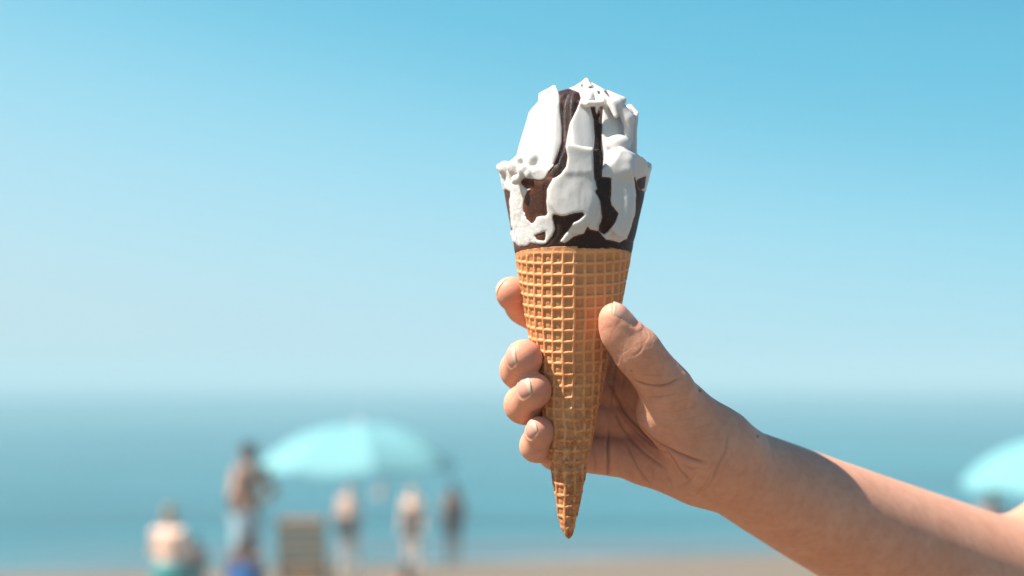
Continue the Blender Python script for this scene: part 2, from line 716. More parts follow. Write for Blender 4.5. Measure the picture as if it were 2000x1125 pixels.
def build_sand():
    xs = np.concatenate([-np.geomspace(400, 32, 14), np.linspace(-30, 30, 121), np.geomspace(32, 400, 14)])
    ys = np.concatenate([-np.geomspace(300, 16, 14), np.linspace(-15, 32, 141), np.linspace(33, 60, 10)])
    X, Y = np.meshgrid(xs, ys, indexing='ij')
    Z = sand_z(X, Y)
    P = np.stack([X, Y, np.zeros_like(X)], -1).reshape(-1, 3)
    bumps = vnoise(P, 1.3, 5, 3) * 0.03 + vnoise(P, 0.5, 8, 2) * 0.012
    dry = np.clip((shore_y(X) - Y) / 2.0, 0, 1).reshape(-1)
    P[:, 2] = Z.reshape(-1) + bumps * dry
    nx, ny = X.shape
    i = np.arange(nx * ny).reshape(nx, ny)
    F = np.stack([i[:-1, :-1], i[1:, :-1], i[1:, 1:], i[:-1, 1:]], -1).reshape(-1, 4)
    m, t, b = mat("sand", (0.5, 0.4, 0.3), 0.9)
    b.inputs['Specular IOR Level'].default_value = 0.1
    oc = obj_coords(t)
    n = noise_tex(t, 3.0, 6, 0.65, oc)
    dryc = mix_col(t, n.outputs[0], (0.145, 0.108, 0.077), (0.21, 0.16, 0.115))
    sep = N(t, 'ShaderNodeSeparateXYZ')
    t.links.new(oc, sep.inputs[0])
    ad = N(t, 'ShaderNodeMath', operation='MULTIPLY_ADD')
    t.links.new(n.outputs[0], ad.inputs[0])
    ad.inputs[1].default_value = 0.03
    t.links.new(sep.outputs['Z'], ad.inputs[2])
    r = ramp_node(t, ad.outputs[0], [(0.02, (0, 0, 0)), (0.055, (1, 1, 1))])     # wet near the water's edge
    t.links.new(mix_col(t, r.outputs[0], (0.07, 0.055, 0.048), dryc), b.inputs['Base Color'])
    rr = N(t, 'ShaderNodeMapRange')
    t.links.new(r.outputs[0], rr.inputs['Value'])
    rr.inputs['To Min'].default_value = 0.32
    rr.inputs['To Max'].default_value = 0.9
    t.links.new(rr.outputs[0], b.inputs['Roughness'])
    n2 = noise_tex(t, 40, 4, 0.7, oc)
    bump(t, b, n2.outputs[0], 0.4, 0.03)
    o = mesh_obj("sand", P, F, m)
    tag(o, "pale beach sand sloping down to the water, darker where wet", "sand", kind="structure")


def build_sea():
    # rings that widen towards the horizon, cut along the beach side
    ds = np.concatenate([np.linspace(0, 60, 61), np.geomspace(63, 24000, 60)])
    us = np.concatenate([-np.geomspace(16000, 70, 30), np.linspace(-60, 60, 61), np.geomspace(70, 16000, 30)])
    U, Dd = np.meshgrid(us, ds, indexing='ij')
    Y = shore_y(U) - 1.2 + Dd
    P = np.stack([U, Y, np.zeros_like(U)], -1).reshape(-1, 3)
    amp = np.clip((Dd.reshape(-1) - 1.0) / 6, 0, 1) * np.clip(1.5 - Dd.reshape(-1) / 60, 0, 1)
    P[:, 2] = vnoise(P * np.array([0.35, 1, 1]), 1.1, 3, 3) * 0.05 * amp
    nx, ny = U.shape
    i = np.arange(nx * ny).reshape(nx, ny)
    F = np.stack([i[:-1, :-1], i[1:, :-1], i[1:, 1:], i[:-1, 1:]], -1).reshape(-1, 4)
    m, t, b = mat("sea_water", (0.02, 0.15, 0.2), 0.22)
    b.inputs['IOR'].default_value = 1.33
    b.inputs['Specular IOR Level'].default_value = 0.08
    oc = obj_coords(t)
    dt = N(t, 'ShaderNodeVectorMath', operation='DOT_PRODUCT')
    t.links.new(oc, dt.inputs[0])
    dt.inputs[1].default_value = (-0.20, 1.0, 0.0)
    mr = N(t, 'ShaderNodeMapRange')
    t.links.new(dt.outputs['Value'], mr.inputs['Value'])
    mr.inputs['From Min'].default_value = 21.5
    mr.inputs['From Max'].default_value = 35.5
    n = noise_tex(t, 0.25, 4, 0.6, oc)
    ad = N(t, 'ShaderNodeMath', operation='MULTIPLY_ADD')
    t.links.new(n.outputs[0], ad.inputs[0])
    ad.inputs[1].default_value = 0.08
    t.links.new(mr.outputs[0], ad.inputs[2])
    r = ramp_node(t, ad.outputs[0], [(0.065, (0.42, 0.41, 0.41)), (0.095, (0.12, 0.095, 0.09)), (0.24, (0.075, 0.088, 0.098)), (0.38, (0.004, 0.078, 0.102)), (0.8, (0.003, 0.084, 0.112))])
    mps = N(t, 'ShaderNodeMapping')
    mps.inputs['Scale'].default_value = (0.035, 0.30, 1)
    t.links.new(oc, mps.inputs[0])
    n3 = noise_tex(t, 1.0, 4, 0.65, mps.outputs[0])
    st_ = ramp_node(t, n3.outputs[0], [(0.40, (0, 0, 0)), (0.66, (1, 1, 1))])
    t.links.new(mix_col(t, st_.outputs[0], r.outputs[0], (0.018, 0.15, 0.18)), b.inputs['Base Color'])
    mm = [x for x in t.nodes if x.type == 'MIX'][-1]
    mp = N(t, 'ShaderNodeMapping')
    mp.inputs['Scale'].default_value = (0.5, 1.4, 1)
    t.links.new(oc, mp.inputs[0])
    n2 = noise_tex(t, 2.2, 5, 0.6, mp.outputs[0])
    bump(t, b, n2.outputs[0], 0.6, 0.10)
    o = mesh_obj("sea", P, F, m)
    tag(o, "calm blue green sea fading into haze at the horizon", "sea", kind="structure")


def build_haze(density=0.0006):
    m = bpy.data.materials.new("sea_haze")
    m.use_nodes = True
    t = m.node_tree
    t.nodes.clear()
    out = N(t, 'ShaderNodeOutputMaterial')
    v = N(t, 'ShaderNodeVolumePrincipled')
    v.inputs['Color'].default_value = (0.54, 0.70, 0.74, 1)
    v.inputs['Density'].default_value = density
    v.inputs['Anisotropy'].default_value = 0.0
    t.links.new(v.outputs[0], out.inputs['Volume'])
    x0, x1, y0, y1, z0, z1 = -17000, 17000, -400, 25000, -6.0, 6.0
    V = [(x, y, z) for x in (x0, x1) for y in (y0, y1) for z in (z0, z1)]
    F = [(0, 1, 3, 2), (4, 6, 7, 5), (0, 4, 5, 1), (2, 3, 7, 6), (0, 2, 6, 4), (1, 5, 7, 3)]
    o = mesh_obj("haze", V, F, m, smooth=False)
    tag(o, "pale summer haze lying over the water", "haze", kind="stuff")


build_sand()
build_sea()

# ------------------------------------------------------------------ ice cream cone
TILT = R(6.5)
TZ0 = (562.5 - 760) / 5.0


def lean(P):
    P = np.array(P, float)
    c, s = math.cos(TILT), math.sin(TILT)
    y, z = P[:, 1].copy(), P[:, 2] - TZ0
    P[:, 1] = y * c + z * s
    P[:, 2] = TZ0 + z * c - y * s
    return P


def Q(px, py, y):
    """upright point (mm) with depth y that the leaning cone shows at pixel (px, py)."""
    p = np.array([[(px - 1000) / 5.0, y, (562.5 - py) / 5.0]])
    for _ in range(4):
        ax, ay = pix(lean(p))
        p[0, 0] += (px - ax[0]) / 5.0
        p[0, 2] -= (py - ay[0]) / 5.0
    return p[0]


def axis_px(py):
    return 1121 - 14 * (py - 487) / 560.0


RIM_TAB = ([470, 487, 600, 700, 800, 900, 950, 1000, 1030, 1040, 1046], [120, 116.5, 96.5, 75.5, 56, 38, 30, 21, 14.5, 10.5, 6.0])
IC = Q(1108, 1046, 0)
cone_base = Vector(to_world(lean(IC[None]))[0])
cone = empty("ice_cream_cone", cone_base)
tag(cone, "vanilla ice cream with dark chocolate stripes in a waffle cone held up by the hand", "ice cream cone")


def build_waffle():
    nt_, rows = 460, np.concatenate([np.linspace(494.5, 1036, 420), np.linspace(1037.5, 1046, 10)])
    th = np.linspace(-math.pi, math.pi, nt_, endpoint=False)
    T, PY = np.meshgrid(th, rows, indexing='xy')            # (rows, nt)
    r = np.interp(PY, *RIM_TAB)
    S = (1097 - PY) * 1.02
    phi = T * 0.189
    xu, yu = S * np.sin(phi), S * np.cos(phi)
    P2 = np.stack([xu, yu, np.zeros_like(xu)], -1).reshape(-1, 3)
    wob = 7.0 * np.clip((PY - 560) / 300, 0.12, 1)
    wx = (vnoise(P2, 55, 11, 2).reshape(xu.shape)) * wob
    wy = (vnoise(P2, 55, 23, 2).reshape(xu.shape)) * wob
    cell = 21.3
    u = (xu + wx + 0.03 * yu - 12.0 - 3) / cell
    v = (yu + wy - 0.02 * xu - 6) / cell
    fu, fv = np.abs((u + 0.5) % 1 - 0.5), np.abs((v + 0.5) % 1 - 0.5)       # distance to the nearest rib
    wr = 0.155 + 0.03 * vnoise(P2, 30, 31, 2).reshape(xu.shape)
    ridge = lambda f: 1.0 / (1.0 + (f / wr) ** 5)
    rx, ry = ridge(fu), ridge(fv)
    pil = np.clip(1 - ((0.5 - fu) / 0.36) ** 2, 0, 1) * np.clip(1 - ((0.5 - fv) / 0.36) ** 2, 0, 1)
    rib = np.maximum(rx, ry)
    h = np.maximum(rib, 0.42 * np.sqrt(pil))
    band = 1 / (1 + np.exp((PY - (509 - 1.5 * np.cos(T) + 2.0 * np.sin(3 * T))) / 1.4))       # plain strip along the rim
    soft = np.clip((PY - 620) / 420, 0, 0.30)
    h = h * (1 - soft) + soft * 0.55
    h = h * (1 - band) + 0.86 * band
    tipm = np.clip((PY - 1005) / 30, 0, 1)
    h = h * (1 - 0.7 * tipm) + 0.5 * 0.7 * tipm
    P3 = np.stack([r * np.sin(T), r * np.cos(T), PY], -1).reshape(-1, 3)
    rough = vnoise(P3, 9, 41, 3).reshape(xu.shape)
    crumb = vnoise(P3, 3.2, 43, 2).reshape(xu.shape)
    pores = np.clip(vnoise(P3, 4.0, 47, 1).reshape(xu.shape) - 0.80, 0, 1) * 3
    seam = np.where((T > 0.03) & (T < 0.6), -1.6 * np.exp(-(T - 0.03) / 0.5), 0.0)   # the rolled sheet's edge runs down the front
    lump = vnoise(P3, 45, 51, 2).reshape(xu.shape)
    env = np.clip((PY - 494) / 10, 0.25, 1)
    rr = r - 5.2 + 5.7 * h + (0.55 * rough + 0.35 * crumb + 1.4 * lump * np.clip((PY - 520) / 200, 0, 1) - 2.0 * pores * (1 - band)) * env + seam
    rr = np.maximum(rr, 0.5)
    cx = np.interp(PY, [470, 1047], [axis_px(470), axis_px(1047)]) + 2.5 * np.clip((PY - 1000) / 46, 0, 1) ** 2
    edge = np.where(PY < 495.5, 1.1 * vnoise(P3, 12, 61, 3).reshape(xu.shape), 0)
    V = np.stack([(cx - 1000 + rr * np.sin(T)) / 5.0, -rr * np.cos(T) / 5.0, (562.5 - PY + edge) / 5.0], -1).reshape(-1, 3)
    n = len(rows)
    i = np.arange(n * nt_).reshape(n, nt_)
    j = np.roll(i, -1, 1)
    F = np.stack([i[:-1], j[:-1], j[1:], i[1:]], -1).reshape(-1, 4)[:, ::-1]
    # inner lip of the rim and the closed tip
    k = len(V)
    lip = np.stack([(axis_px(497) - 1000 + 106 * np.sin(th)) / 5, -106 * np.cos(th) / 5, np.full(nt_, (562.5 - 497) / 5)], -1)
    tip = np.array([[V[i[-1], 0].mean(), V[i[-1], 1].mean(), (562.5 - 1049) / 5]])
    V = np.concatenate([V, lip, tip])
    L = k + np.arange(nt_)
    F = np.concatenate([F, np.stack([L, np.roll(L, -1), j[0], i[0]], -1)[:, ::-1]])
    tipi = len(V) - 1
    F = np.concatenate([F, np.stack([i[-1], j[-1], np.full(nt_, tipi), np.full(nt_, tipi)], -1)[::1, ::-1]])
    faces = [tuple(dict.fromkeys(q)) for q in F.tolist()]
    o = mesh_obj("waffle_cone", to_world(lean(V)), faces, M_WAFFLE, cone, loc=cone_base)
    toast_shade = np.clip(0.12 + 0.80 * np.clip((PY - 560) / 330, 0, 1) + 0.75 * vnoise(P3, 60, 71, 2).reshape(xu.shape), 0, 1)  # toasting at random; browner towards the tip, where shade is put into the colour
    dust = np.clip(1 - (PY - 493.5 - 3.0 * rough) / 6.0, 0, 1) * np.clip(0.5 + 0.9 * crumb, 0, 1)
    tint = np.zeros((len(V), 3))
    tint[:k, 0] = rib.reshape(-1)
    tint[:k, 1] = toast_shade.reshape(-1)
    tint[:k, 2] = np.maximum(dust, np.clip(pores * 1.5, 0, 1) * (1 - band)).reshape(-1)
    set_tint(o, tint)


def zl(pts, ox, oy, k=5.0):
    return [(ox + x / k, oy + y / k) for x, y in pts]


CHOC = [
    # stripes in the two front grooves
    zl([(845, 195), (900, 205), (960, 212), (1060, 250), (1075, 310), (1030, 430), (965, 560), (940, 680), (925, 790), (945, 880), (930, 980), (880, 1050), (820, 1090), (730, 1085), (760, 1020), (800, 980), (840, 880), (880, 740), (890, 600), (870, 430), (855, 280)], 920, 130),
    zl([(1160, 390), (1215, 392), (1215, 440), (1230, 470), (1250, 392), (1290, 390), (1280, 600), (1275, 800), (1290, 900), (1270, 1130), (1205, 1110), (1195, 950), (1190, 850), (1205, 700), (1195, 520)], 920, 130),
    # the lower shell
    zl([(490, 270), (520, 240), (600, 248), (680, 262), (740, 235), (800, 235), (790, 262), (745, 350), (738, 480), (750, 575), (735, 610), (640, 615), (630, 650), (595, 685), (540, 640), (515, 560), (508, 500), (530, 420), (545, 365), (585, 350), (525, 335), (495, 300)], 920, 300),
    zl([(1205, 200), (1240, 225), (1280, 225), (1375, 235), (1365, 380), (1370, 500), (1440, 580), (1420, 660), (1350, 750), (1300, 795), (1240, 750), (1280, 620), (1260, 470), (1215, 385), (1210, 345), (1228, 350)], 920, 300),
    zl([(790, 590), (900, 612), (1010, 580), (1090, 570), (1110, 600), (1050, 650), (1000, 680), (950, 760), (865, 860), (920, 875), (1000, 810), (1100, 780), (1120, 745), (1140, 705), (1165, 740), (1250, 760), (1320, 840), (1450, 865), (1500, 835), (1560, 850), (1700, 880), (1700, 1100), (300, 1100), (300, 900), (400, 870), (430, 870), (470, 905), (540, 905), (580, 870), (620, 880), (720, 885), (790, 800), (820, 740), (800, 640)], 920, 300),
    zl([(305, 370), (340, 350), (385, 370), (385, 420), (370, 470), (380, 560), (395, 700), (410, 750), (380, 775), (350, 690), (325, 560)], 920, 300),
    zl([(1580, 170), (1610, 250), (1640, 350), (1665, 350), (1690, 372), (1760, 380), (1760, 900), (1515, 855), (1570, 700), (1605, 560), (1610, 400)], 920, 300),
    zl([(1615, 250), (1650, 240), (1710, 215), (1690, 340), (1650, 360), (1620, 310)], 920, 300),
    zl([(615, 800), (725, 755), (735, 800), (720, 860), (640, 840)], 920, 300),
    # crumbs round the peak
    zl([(1290, 235), (1320, 228), (1360, 290), (1368, 316), (1330, 290)], 920, 130),
    zl([(1130, 205), (1175, 188), (1215, 215), (1160, 217)], 920, 130),
    zl([(1232, 232), (1265, 238), (1262, 285), (1240, 275)], 920, 130),
    zl([(1078, 175), (1095, 170), (1095, 215), (1075, 215)], 920, 130),
]
MX0, MY0, MX1, MY1 = 930, 130, 1320, 540


def choc_mask():
    gx, gy = np.meshgrid(np.arange(MX0, MX1), np.arange(MY0, MY1), indexing='ij')
    gx, gy = gx.astype(np.float32), gy.astype(np.float32)
    m = np.full(gx.shape, 1e3, np.float32)
    for poly in CHOC:
        m = np.minimum(m, poly_sdf(gx, gy, poly))
    return m


MASK = choc_mask()


def mask_at(px, py):
    fx, fy = np.clip(px - MX0, 0, MASK.shape[0] - 1.01), np.clip(py - MY0, 0, MASK.shape[1] - 1.01)
    ix, iy = fx.astype(int), fy.astype(int)
    ax, ay = fx - ix, fy - iy
    return (MASK[ix, iy] * (1 - ax) * (1 - ay) + MASK[ix + 1, iy] * ax * (1 - ay) + MASK[ix, iy + 1] * (1 - ax) * ay + MASK[ix + 1, iy + 1] * ax * ay)


def build_ice_cream():
    h = 0.45
    f = Field(np.arange(-9.5, 58, h), np.arange(-34, 34, h), np.arange(12.5, 86.5, h))
    X, Y, Z = np.meshgrid(f.xs, f.ys, f.zs, indexing='ij')
    PYg = 562.5 - Z * 5
    # --- lower shell: the paper-cone shape above the rim
    cx = (axis_px(PYg) - 1000) / 5.0
    rho = np.sqrt((X - cx) ** 2 + Y ** 2)
    low = np.interp(PYg, [290, 318, 487, 505], [157, 152.5, 117.5, 113.0]).astype(np.float32) / 5
    d = (rho - low) * 0.978
    th = np.arctan2(X - cx, -Y)
    topw = np.interp(np.degrees(th), [-180, -70, -53, -45, -15, -9, 15, 19, 27, 31, 57, 66, 180], [318, 318, 324, 346, 348, 306, 306, 346, 346, 318, 318, 320, 318]) + 4 * np.sin(5 * th + 1.0) + 3 * np.sin(11 * th)
    d = smax(d, (topw - PYg) / 5.0, 1.6)
    d = smax(d, (PYg - 504) / 5.0, 0.5)
    f.d = d.astype(np.float32)
    # --- upper body: an extruded swirl with deep vertical grooves
    cxu = np.interp(PYg, [160, 200, 300, 350], [1139, 1133, 1127, 1123]).astype(np.float32)
    xu = X - (cxu - 1000) / 5.0
    rho = np.sqrt(xu ** 2 + Y ** 2)
    th = np.arctan2(xu, -Y)
    prof = np.interp(PYg, [150, 160, 168, 178, 190, 210, 250, 290, 310, 335, 365], [0.1, 22, 44, 66, 84, 99, 109, 118, 122, 128, 134]).astype(np.float32) / 5
    # cross-section: flat facets that meet in ridges, with deep grooves between the lobes
    tab = [(-180, .86), (-168, 1.0), (-150, .98), (-139, .86), (-128, 1.0), (-112, .98), (-102, .88), (-93, .99), (-78, 1.0), (-62, .985), (-53, 1.045), (-47, 1.045), (-40, .985),
           (-26, .945), (-18, .86), (-13.5, .90), (-9, 1.02), (-5, 1.0), (2, .955), (12, .92), (18, .885), (23, .83), (27, .90), (33, .965), (42, 1.0), (54, 1.0), (63, .90), (71, .97), (84, 1.0),
           (92, .99), (100, .88), (110, .99), (128, 1.0), (140, .86), (152, .98), (168, 1.0), (180, .86)]
    td = np.degrees(th) + 2.5 * np.sin((PYg - 150) / 34.0)
    fine_t = np.arange(-180, 181)
    fine_f = np.interp(fine_t, [q[0] for q in tab], [q[1] for q in tab])
    ker = np.array([1, 2, 3, 2, 1]) / 9.0
    fine_f = np.convolve(np.pad(fine_f, 2, mode='edge'), ker, 'valid')
    gro = 1 - np.interp(td, fine_t, fine_f)
    gro = gro * np.clip((PYg - 150) / 45, 0.25, 1)
    up = (rho - prof * (1 - gro)) * 0.90
    up = smax(up, (PYg - 366) / 5.0, 1.0)
    f.d = smin(f.d, up.astype(np.float32), 1.2)

    def cap(a, b, ra, rb, k=1.4):
        f.capsule(Q(*a), Q(*b), ra / 5, rb / 5, k)

    def ell(c, r, k=1.4):
        f.ellipsoid(Q(*c), np.array(r) / 5.0, k)

    def box(c, r, rnd, k=1.0):
        f.rbox(Q(*c), np.array(r) / 5.0, rnd / 5.0, k)

    # left lobe: shoulder
    cap((1081, 172, -5), (1060, 188, -7), 5, 9, 2.5)
    cap((1083, 171, -6), (1087, 184, -10), 4, 6, 1.5)
    # left crumbs of cream around the ledge
    for c, r in (((1038, 310, -18.5), 11), ((1022, 332, -21), 12), ((1003, 326, -16), 13), ((986, 330, -9), 14), ((976, 326, -4), 7), ((1012, 312, -16), 9), ((1032, 342, -22.5), 6), ((1008, 352, -20), 10)):
        ell(c, (r, r * 0.9, r), 1.6)
    # middle lobe: left ridge, lip and drip, ledge
    cap((1132, 200, -18.5), (1148, 203, -20.5), 6, 6, 0.8)
    cap((1148, 203, -20.5), (1176, 201, -20), 6, 5.5, 0.8)
    cap((1166, 205, -20), (1165.5, 219, -20.5), 4.5, 2.6, 0.6)
    box((1130, 319, -24), (27, 27, 26), 7, 0.8)
    cap((1110, 295, -26), (1150, 297, -27.5), 5, 4, 0.8)
    ell((1128, 294, -25), (18, 12, 5), 0.8)
    ell((1120, 370, -27), (44, 10, 60), 5.0)
    ell((1138, 412, -25), (24, 8, 36), 5.0)
    # right lobe with its drape and folded bulge
    cap((1182, 184, -14), (1206, 202, -17.5), 8, 11, 1.5)
    cap((1206, 202, -17.5), (1227, 232, -17), 11, 11, 1.5)
    cap((1227, 232, -17), (1228, 275, -16.5), 10, 8, 1.5)
    cap((1196, 203, -18.5), (1203, 226, -20), 9, 5, 1.2)
    ell((1208, 282, -19), (24, 20, 19), 0.8)
    cap((1188, 300, -23.5), (1212, 298, -23), 6, 7, 1.2)
    cap((1212, 298, -23), (1238, 305, -19), 7, 7, 1.2)
    box((1210, 327, -20.5), (26, 30, 22), 15, 2.2)
    ell((1212, 385, -23), (26, 12, 76), 5.0)
    # far right: outer lobe, its tip, the shell's lip
    cap((1236, 232, -3), (1234, 300, -4), 9, 10, 1.5)
    cap((1243, 224, -1), (1236, 240, -3), 4.5, 8)
    cap((1244, 221, 0), (1230, 212, 2), 4, 9)
    cap((1246, 318, -8), (1262, 326, -4), 9, 9)
    cap((1262, 326, -4), (1267, 323, 2), 9, 6)
    ell((1252, 322, -12), (10, 12, 14), 1.4)
    # the peak and its folds
    cap((1145, 156, -2), (1147, 182, -5), 3.2, 15, 1.5)
    cap((1144, 157, -2), (1118, 180, -5), 3, 8, 1.2)
    cap((1146, 157, -2), (1158, 176, -9), 3, 4, 1.0)
    cap((1158, 176, -9), (1150, 196, -17), 4, 6, 1.0)
    cap((1150, 160, -1), (1180, 182, -4), 3, 7, 1.5)
    cap((1137, 180, -11), (1138, 198, -17), 4, 6, 1.0)
    cap((1172, 186, -12), (1176, 200, -18), 4, 6, 1.0)
    cap((1185, 182, -6), (1216, 196, -6), 7, 8, 1.5)
    B = f.d
    near = np.abs(B) < 5
    P = np.stack([X[near], Y[near], Z[near]], 1).astype(np.float64)
    px, py = pix(lean(P))
    m = mask_at(px, py)
    m = m + 1.8 * vnoise(P, 1.3, 81, 3) * np.clip((py - 330) / 40, 0.15, 1)
    # cream: soft lumps, a crumbly patch at the lower left
    crumb = np.clip((1065 - px) / 30, 0, 1) * np.clip((py - 300) / 25, 0, 1)
    bumpy = 0.10 * vnoise(P, 6, 83, 2) + 0.30 * crumb * vnoise(P, 1.9, 85, 2)
    bumpy += 0.16 * np.clip((py - 300) / 30, 0, 1) * vnoise(P, 4.0, 87, 2)
    smear = np.clip((py - 300) / 40, 0, 1) * 0.12 * vnoise(P * np.array([1, 1, 0.25]), 2.2, 88, 2)
    s = np.clip((1.0 - m) / 3.6, 0, 1)
    s = s * s * (3 - 2 * s)
    cream = f.like()
    cream.d = B + 0.0
    cream.d[near] = B[near] + 1.25 * s - bumpy - smear
    choc = f.like()
    choc.d = B + 0.5
    choc.d[near] = B[near] + 0.5 - 0.06 * vnoise(P, 3.0, 89, 2) - 0.25 * np.clip((-m) / 12, 0, 1)
    # the chocolate is only a skin: keep it near the outside
    for name, fld, material in (("ice_cream", cream, M_CREAM), ("chocolate", choc, M_CHOC)):
        V, F = fld.mesh(2)
        V, F = subdivide(V, F) if name == "ice_cream" else (V, F)
        px, py = pix(lean(V))
        tint = np.zeros((len(V), 3))
        if name == "ice_cream":
            tint[:, 0] = np.clip(0.12 + np.clip((1075 - px) / 40, 0, 1) * np.clip((py - 305) / 25, 0, 1), 0, 1)
        else:
            mm = mask_at(px, py)
            tint[:, 0] = np.where(py < 352, 0.8, 0.10)
            tint[:, 1] = np.clip(1 - np.abs(mm + 0.6) / 2.4, 0, 1) * 0.9 + 0.30 * np.clip(1 - np.abs(mm + 4) / 6, 0, 1) * (px < 1080)
            tint[:, 1] += 0.25 * (px < 1060) * (py > 330)  # browner left side: sunlight put into the chocolate's colour
        o = mesh_obj(name, to_world(lean(V)), F, material, cone, loc=cone_base)
        set_tint(o, tint)


build_waffle()
build_ice_cream()

# ------------------------------------------------------------------ the hand that holds it
FINGERS = {   # joints from knuckle to tip, radii, nail direction, nail width, length
    'index': ([(1262, 722, 22), (1095, 648, 31), (1024, 596, 21), (998, 571, 7)], [9.2, 8.0, 7.0, 6.2], (-0.80, -0.05, 0.60), 9.5, 10.0),
    'middle': ([(1250, 768, 27), (1062, 742, 24), (1014, 722, 4), (1022, 697, -10)], [9.4, 8.0, 6.9, 6.5], (-0.74, -0.64, 0.14), 9.0, 9.0),
    'ring': ([(1248, 826, 27), (1066, 806, 22), (1023, 790, 2), (1043, 759, -11)], [9.2, 7.6, 6.9, 6.2], (-0.62, -0.74, 0.25), 8.6, 9.5),
    'pinky': ([(1240, 895, 22), (1086, 884, 15), (1047, 871, -1), (1053, 839, -9)], [8.6, 6.4, 5.6, 5.1], (-0.60, -0.74, 0.30), 7.0, 8.5),
    'thumb': ([(1396, 864, 9), (1302, 759, -8), (1244, 685, -17), (1200, 621, -21)], [12.5, 8.5, 7.6, 5.8], (0.76, -0.34, 0.56), 10.0, 13.5),
}
CREASES = [  # pixel polyline, depth mm, width mm
    ([(1233, 739), (1251, 748), (1276, 754), (1301, 751.5), (1318, 743), (1330, 737)], 0.85, 0.55),
    ([(1243, 729), (1262, 733), (1283, 735), (1304, 731)], 0.22, 0.5),
    ([(1300, 757), (1316, 752), (1330, 747)], 0.25, 0.45),
    ([(1258, 773), (1276, 776), (1300, 774), (1328, 766)], 0.28, 0.5),
    ([(1290, 790), (1320, 787), (1352, 775)], 0.15, 0.5),
    ([(1305, 805), (1335, 800), (1368, 789)], 0.14, 0.5),
    ([(1320, 822), (1350, 817), (1384, 806)], 0.13, 0.5),
    ([(1330, 840), (1362, 836), (1396, 824)], 0.13, 0.5),
    ([(1340, 856), (1370, 853), (1404, 842)], 0.12, 0.5),
    ([(1300, 718), (1318, 712), (1326, 709)], 0.10, 0.4),
    ([(1285, 706), (1302, 700), (1312, 695)], 0.08, 0.4),
    ([(1229, 695), (1242, 693), (1253, 682), (1258, 668)], 0.16, 0.5),
    ([(1252, 636), (1262, 645), (1265, 658), (1257, 670)], 0.10, 0.4),
    ([(1263, 640), (1272, 652), (1272, 665)], 0.09, 0.4),
    ([(1247, 640), (1254, 652), (1250, 664)], 0.06, 0.4),
    ([(1188, 742), (1203, 775), (1228, 815), (1256, 843), (1283, 865), (1311, 880), (1346, 895), (1378, 904)], 1.3, 0.75),
    ([(1198, 782), (1222, 820), (1250, 850), (1280, 873), (1312, 890)], 0.5, 0.5),
    ([(1200, 800), (1213, 832), (1233, 860), (1256, 883), (1280, 902), (1300, 915)], 0.7, 0.6),
    ([(1296, 873), (1312, 892), (1325, 914), (1340, 931), (1352, 944)], 0.6, 0.55),
    ([(1222, 862), (1233, 888), (1245, 912), (1262, 936), (1275, 950)], 0.5, 0.5),
    ([(1187, 838), (1188, 870), (1188, 905), (1185, 942)], 1.1, 0.65),
    ([(1266, 905), (1276, 920), (1273, 945)], 0.35, 0.45),
    ([(1209, 905), (1212, 930), (1208, 946)], 0.25, 0.4),
    ([(1158, 880), (1163, 905), (1160, 925)], 0.4, 0.5),
    ([(1235, 920), (1236, 940), (1232, 950)], 0.2, 0.4),
    ([(1300, 925), (1312, 945), (1310, 958)], 0.25, 0.4),
    ([(1330, 905), (1350, 915), (1372, 913)], 0.3, 0.5),
    ([(1320, 955), (1345, 940), (1362, 920)], 0.3, 0.5),
    ([(1372, 962), (1390, 938), (1402, 910), (1418, 878), (1424, 840)], 0.32, 0.7),
    ([(1352, 972), (1376, 948), (1390, 922)], 0.25, 0.6),
    ([(1205, 700), (1200, 730), (1196, 770), (1192, 800)], 0.5, 0.6),
    ([(1220, 712), (1218, 740), (1214, 770)], 0.4, 0.5),
    # joint folds on the fingers
    ([(994, 774), (1000, 762), (1008, 754)], 0.22, 0.35),
    ([(998, 783), (1005, 770), (1013, 760)], 0.18, 0.35),
    ([(1028, 815), (1042, 806), (1053, 798)], 0.35, 0.45),
    ([(1040, 876), (1052, 880), (1066, 876)], 0.25, 0.45),
    ([(994, 722), (1008, 734), (1028, 738)], 0.25, 0.45),
    ([(998, 595), (1008, 593), (1019, 593)], 0.35, 0.45),
    ([(1006, 603), (1014, 600), (1024, 601)], 0.25, 0.4),
]


def grade(lo, a, b, hi, h, g):
    """fine spacing h on a..b, growing outside."""
    out = list(np.arange(a, b, h))
    x, s = out[-1], h
    while x < hi:
        s = min(s * 1.06, g)
        x += s
        out.append(x)
    x, s, pre = a, h, []
    while x > lo:
        s = min(s * 1.06, g)
        x -= s
        pre.append(x)
    return np.array(pre[::-1] + out)


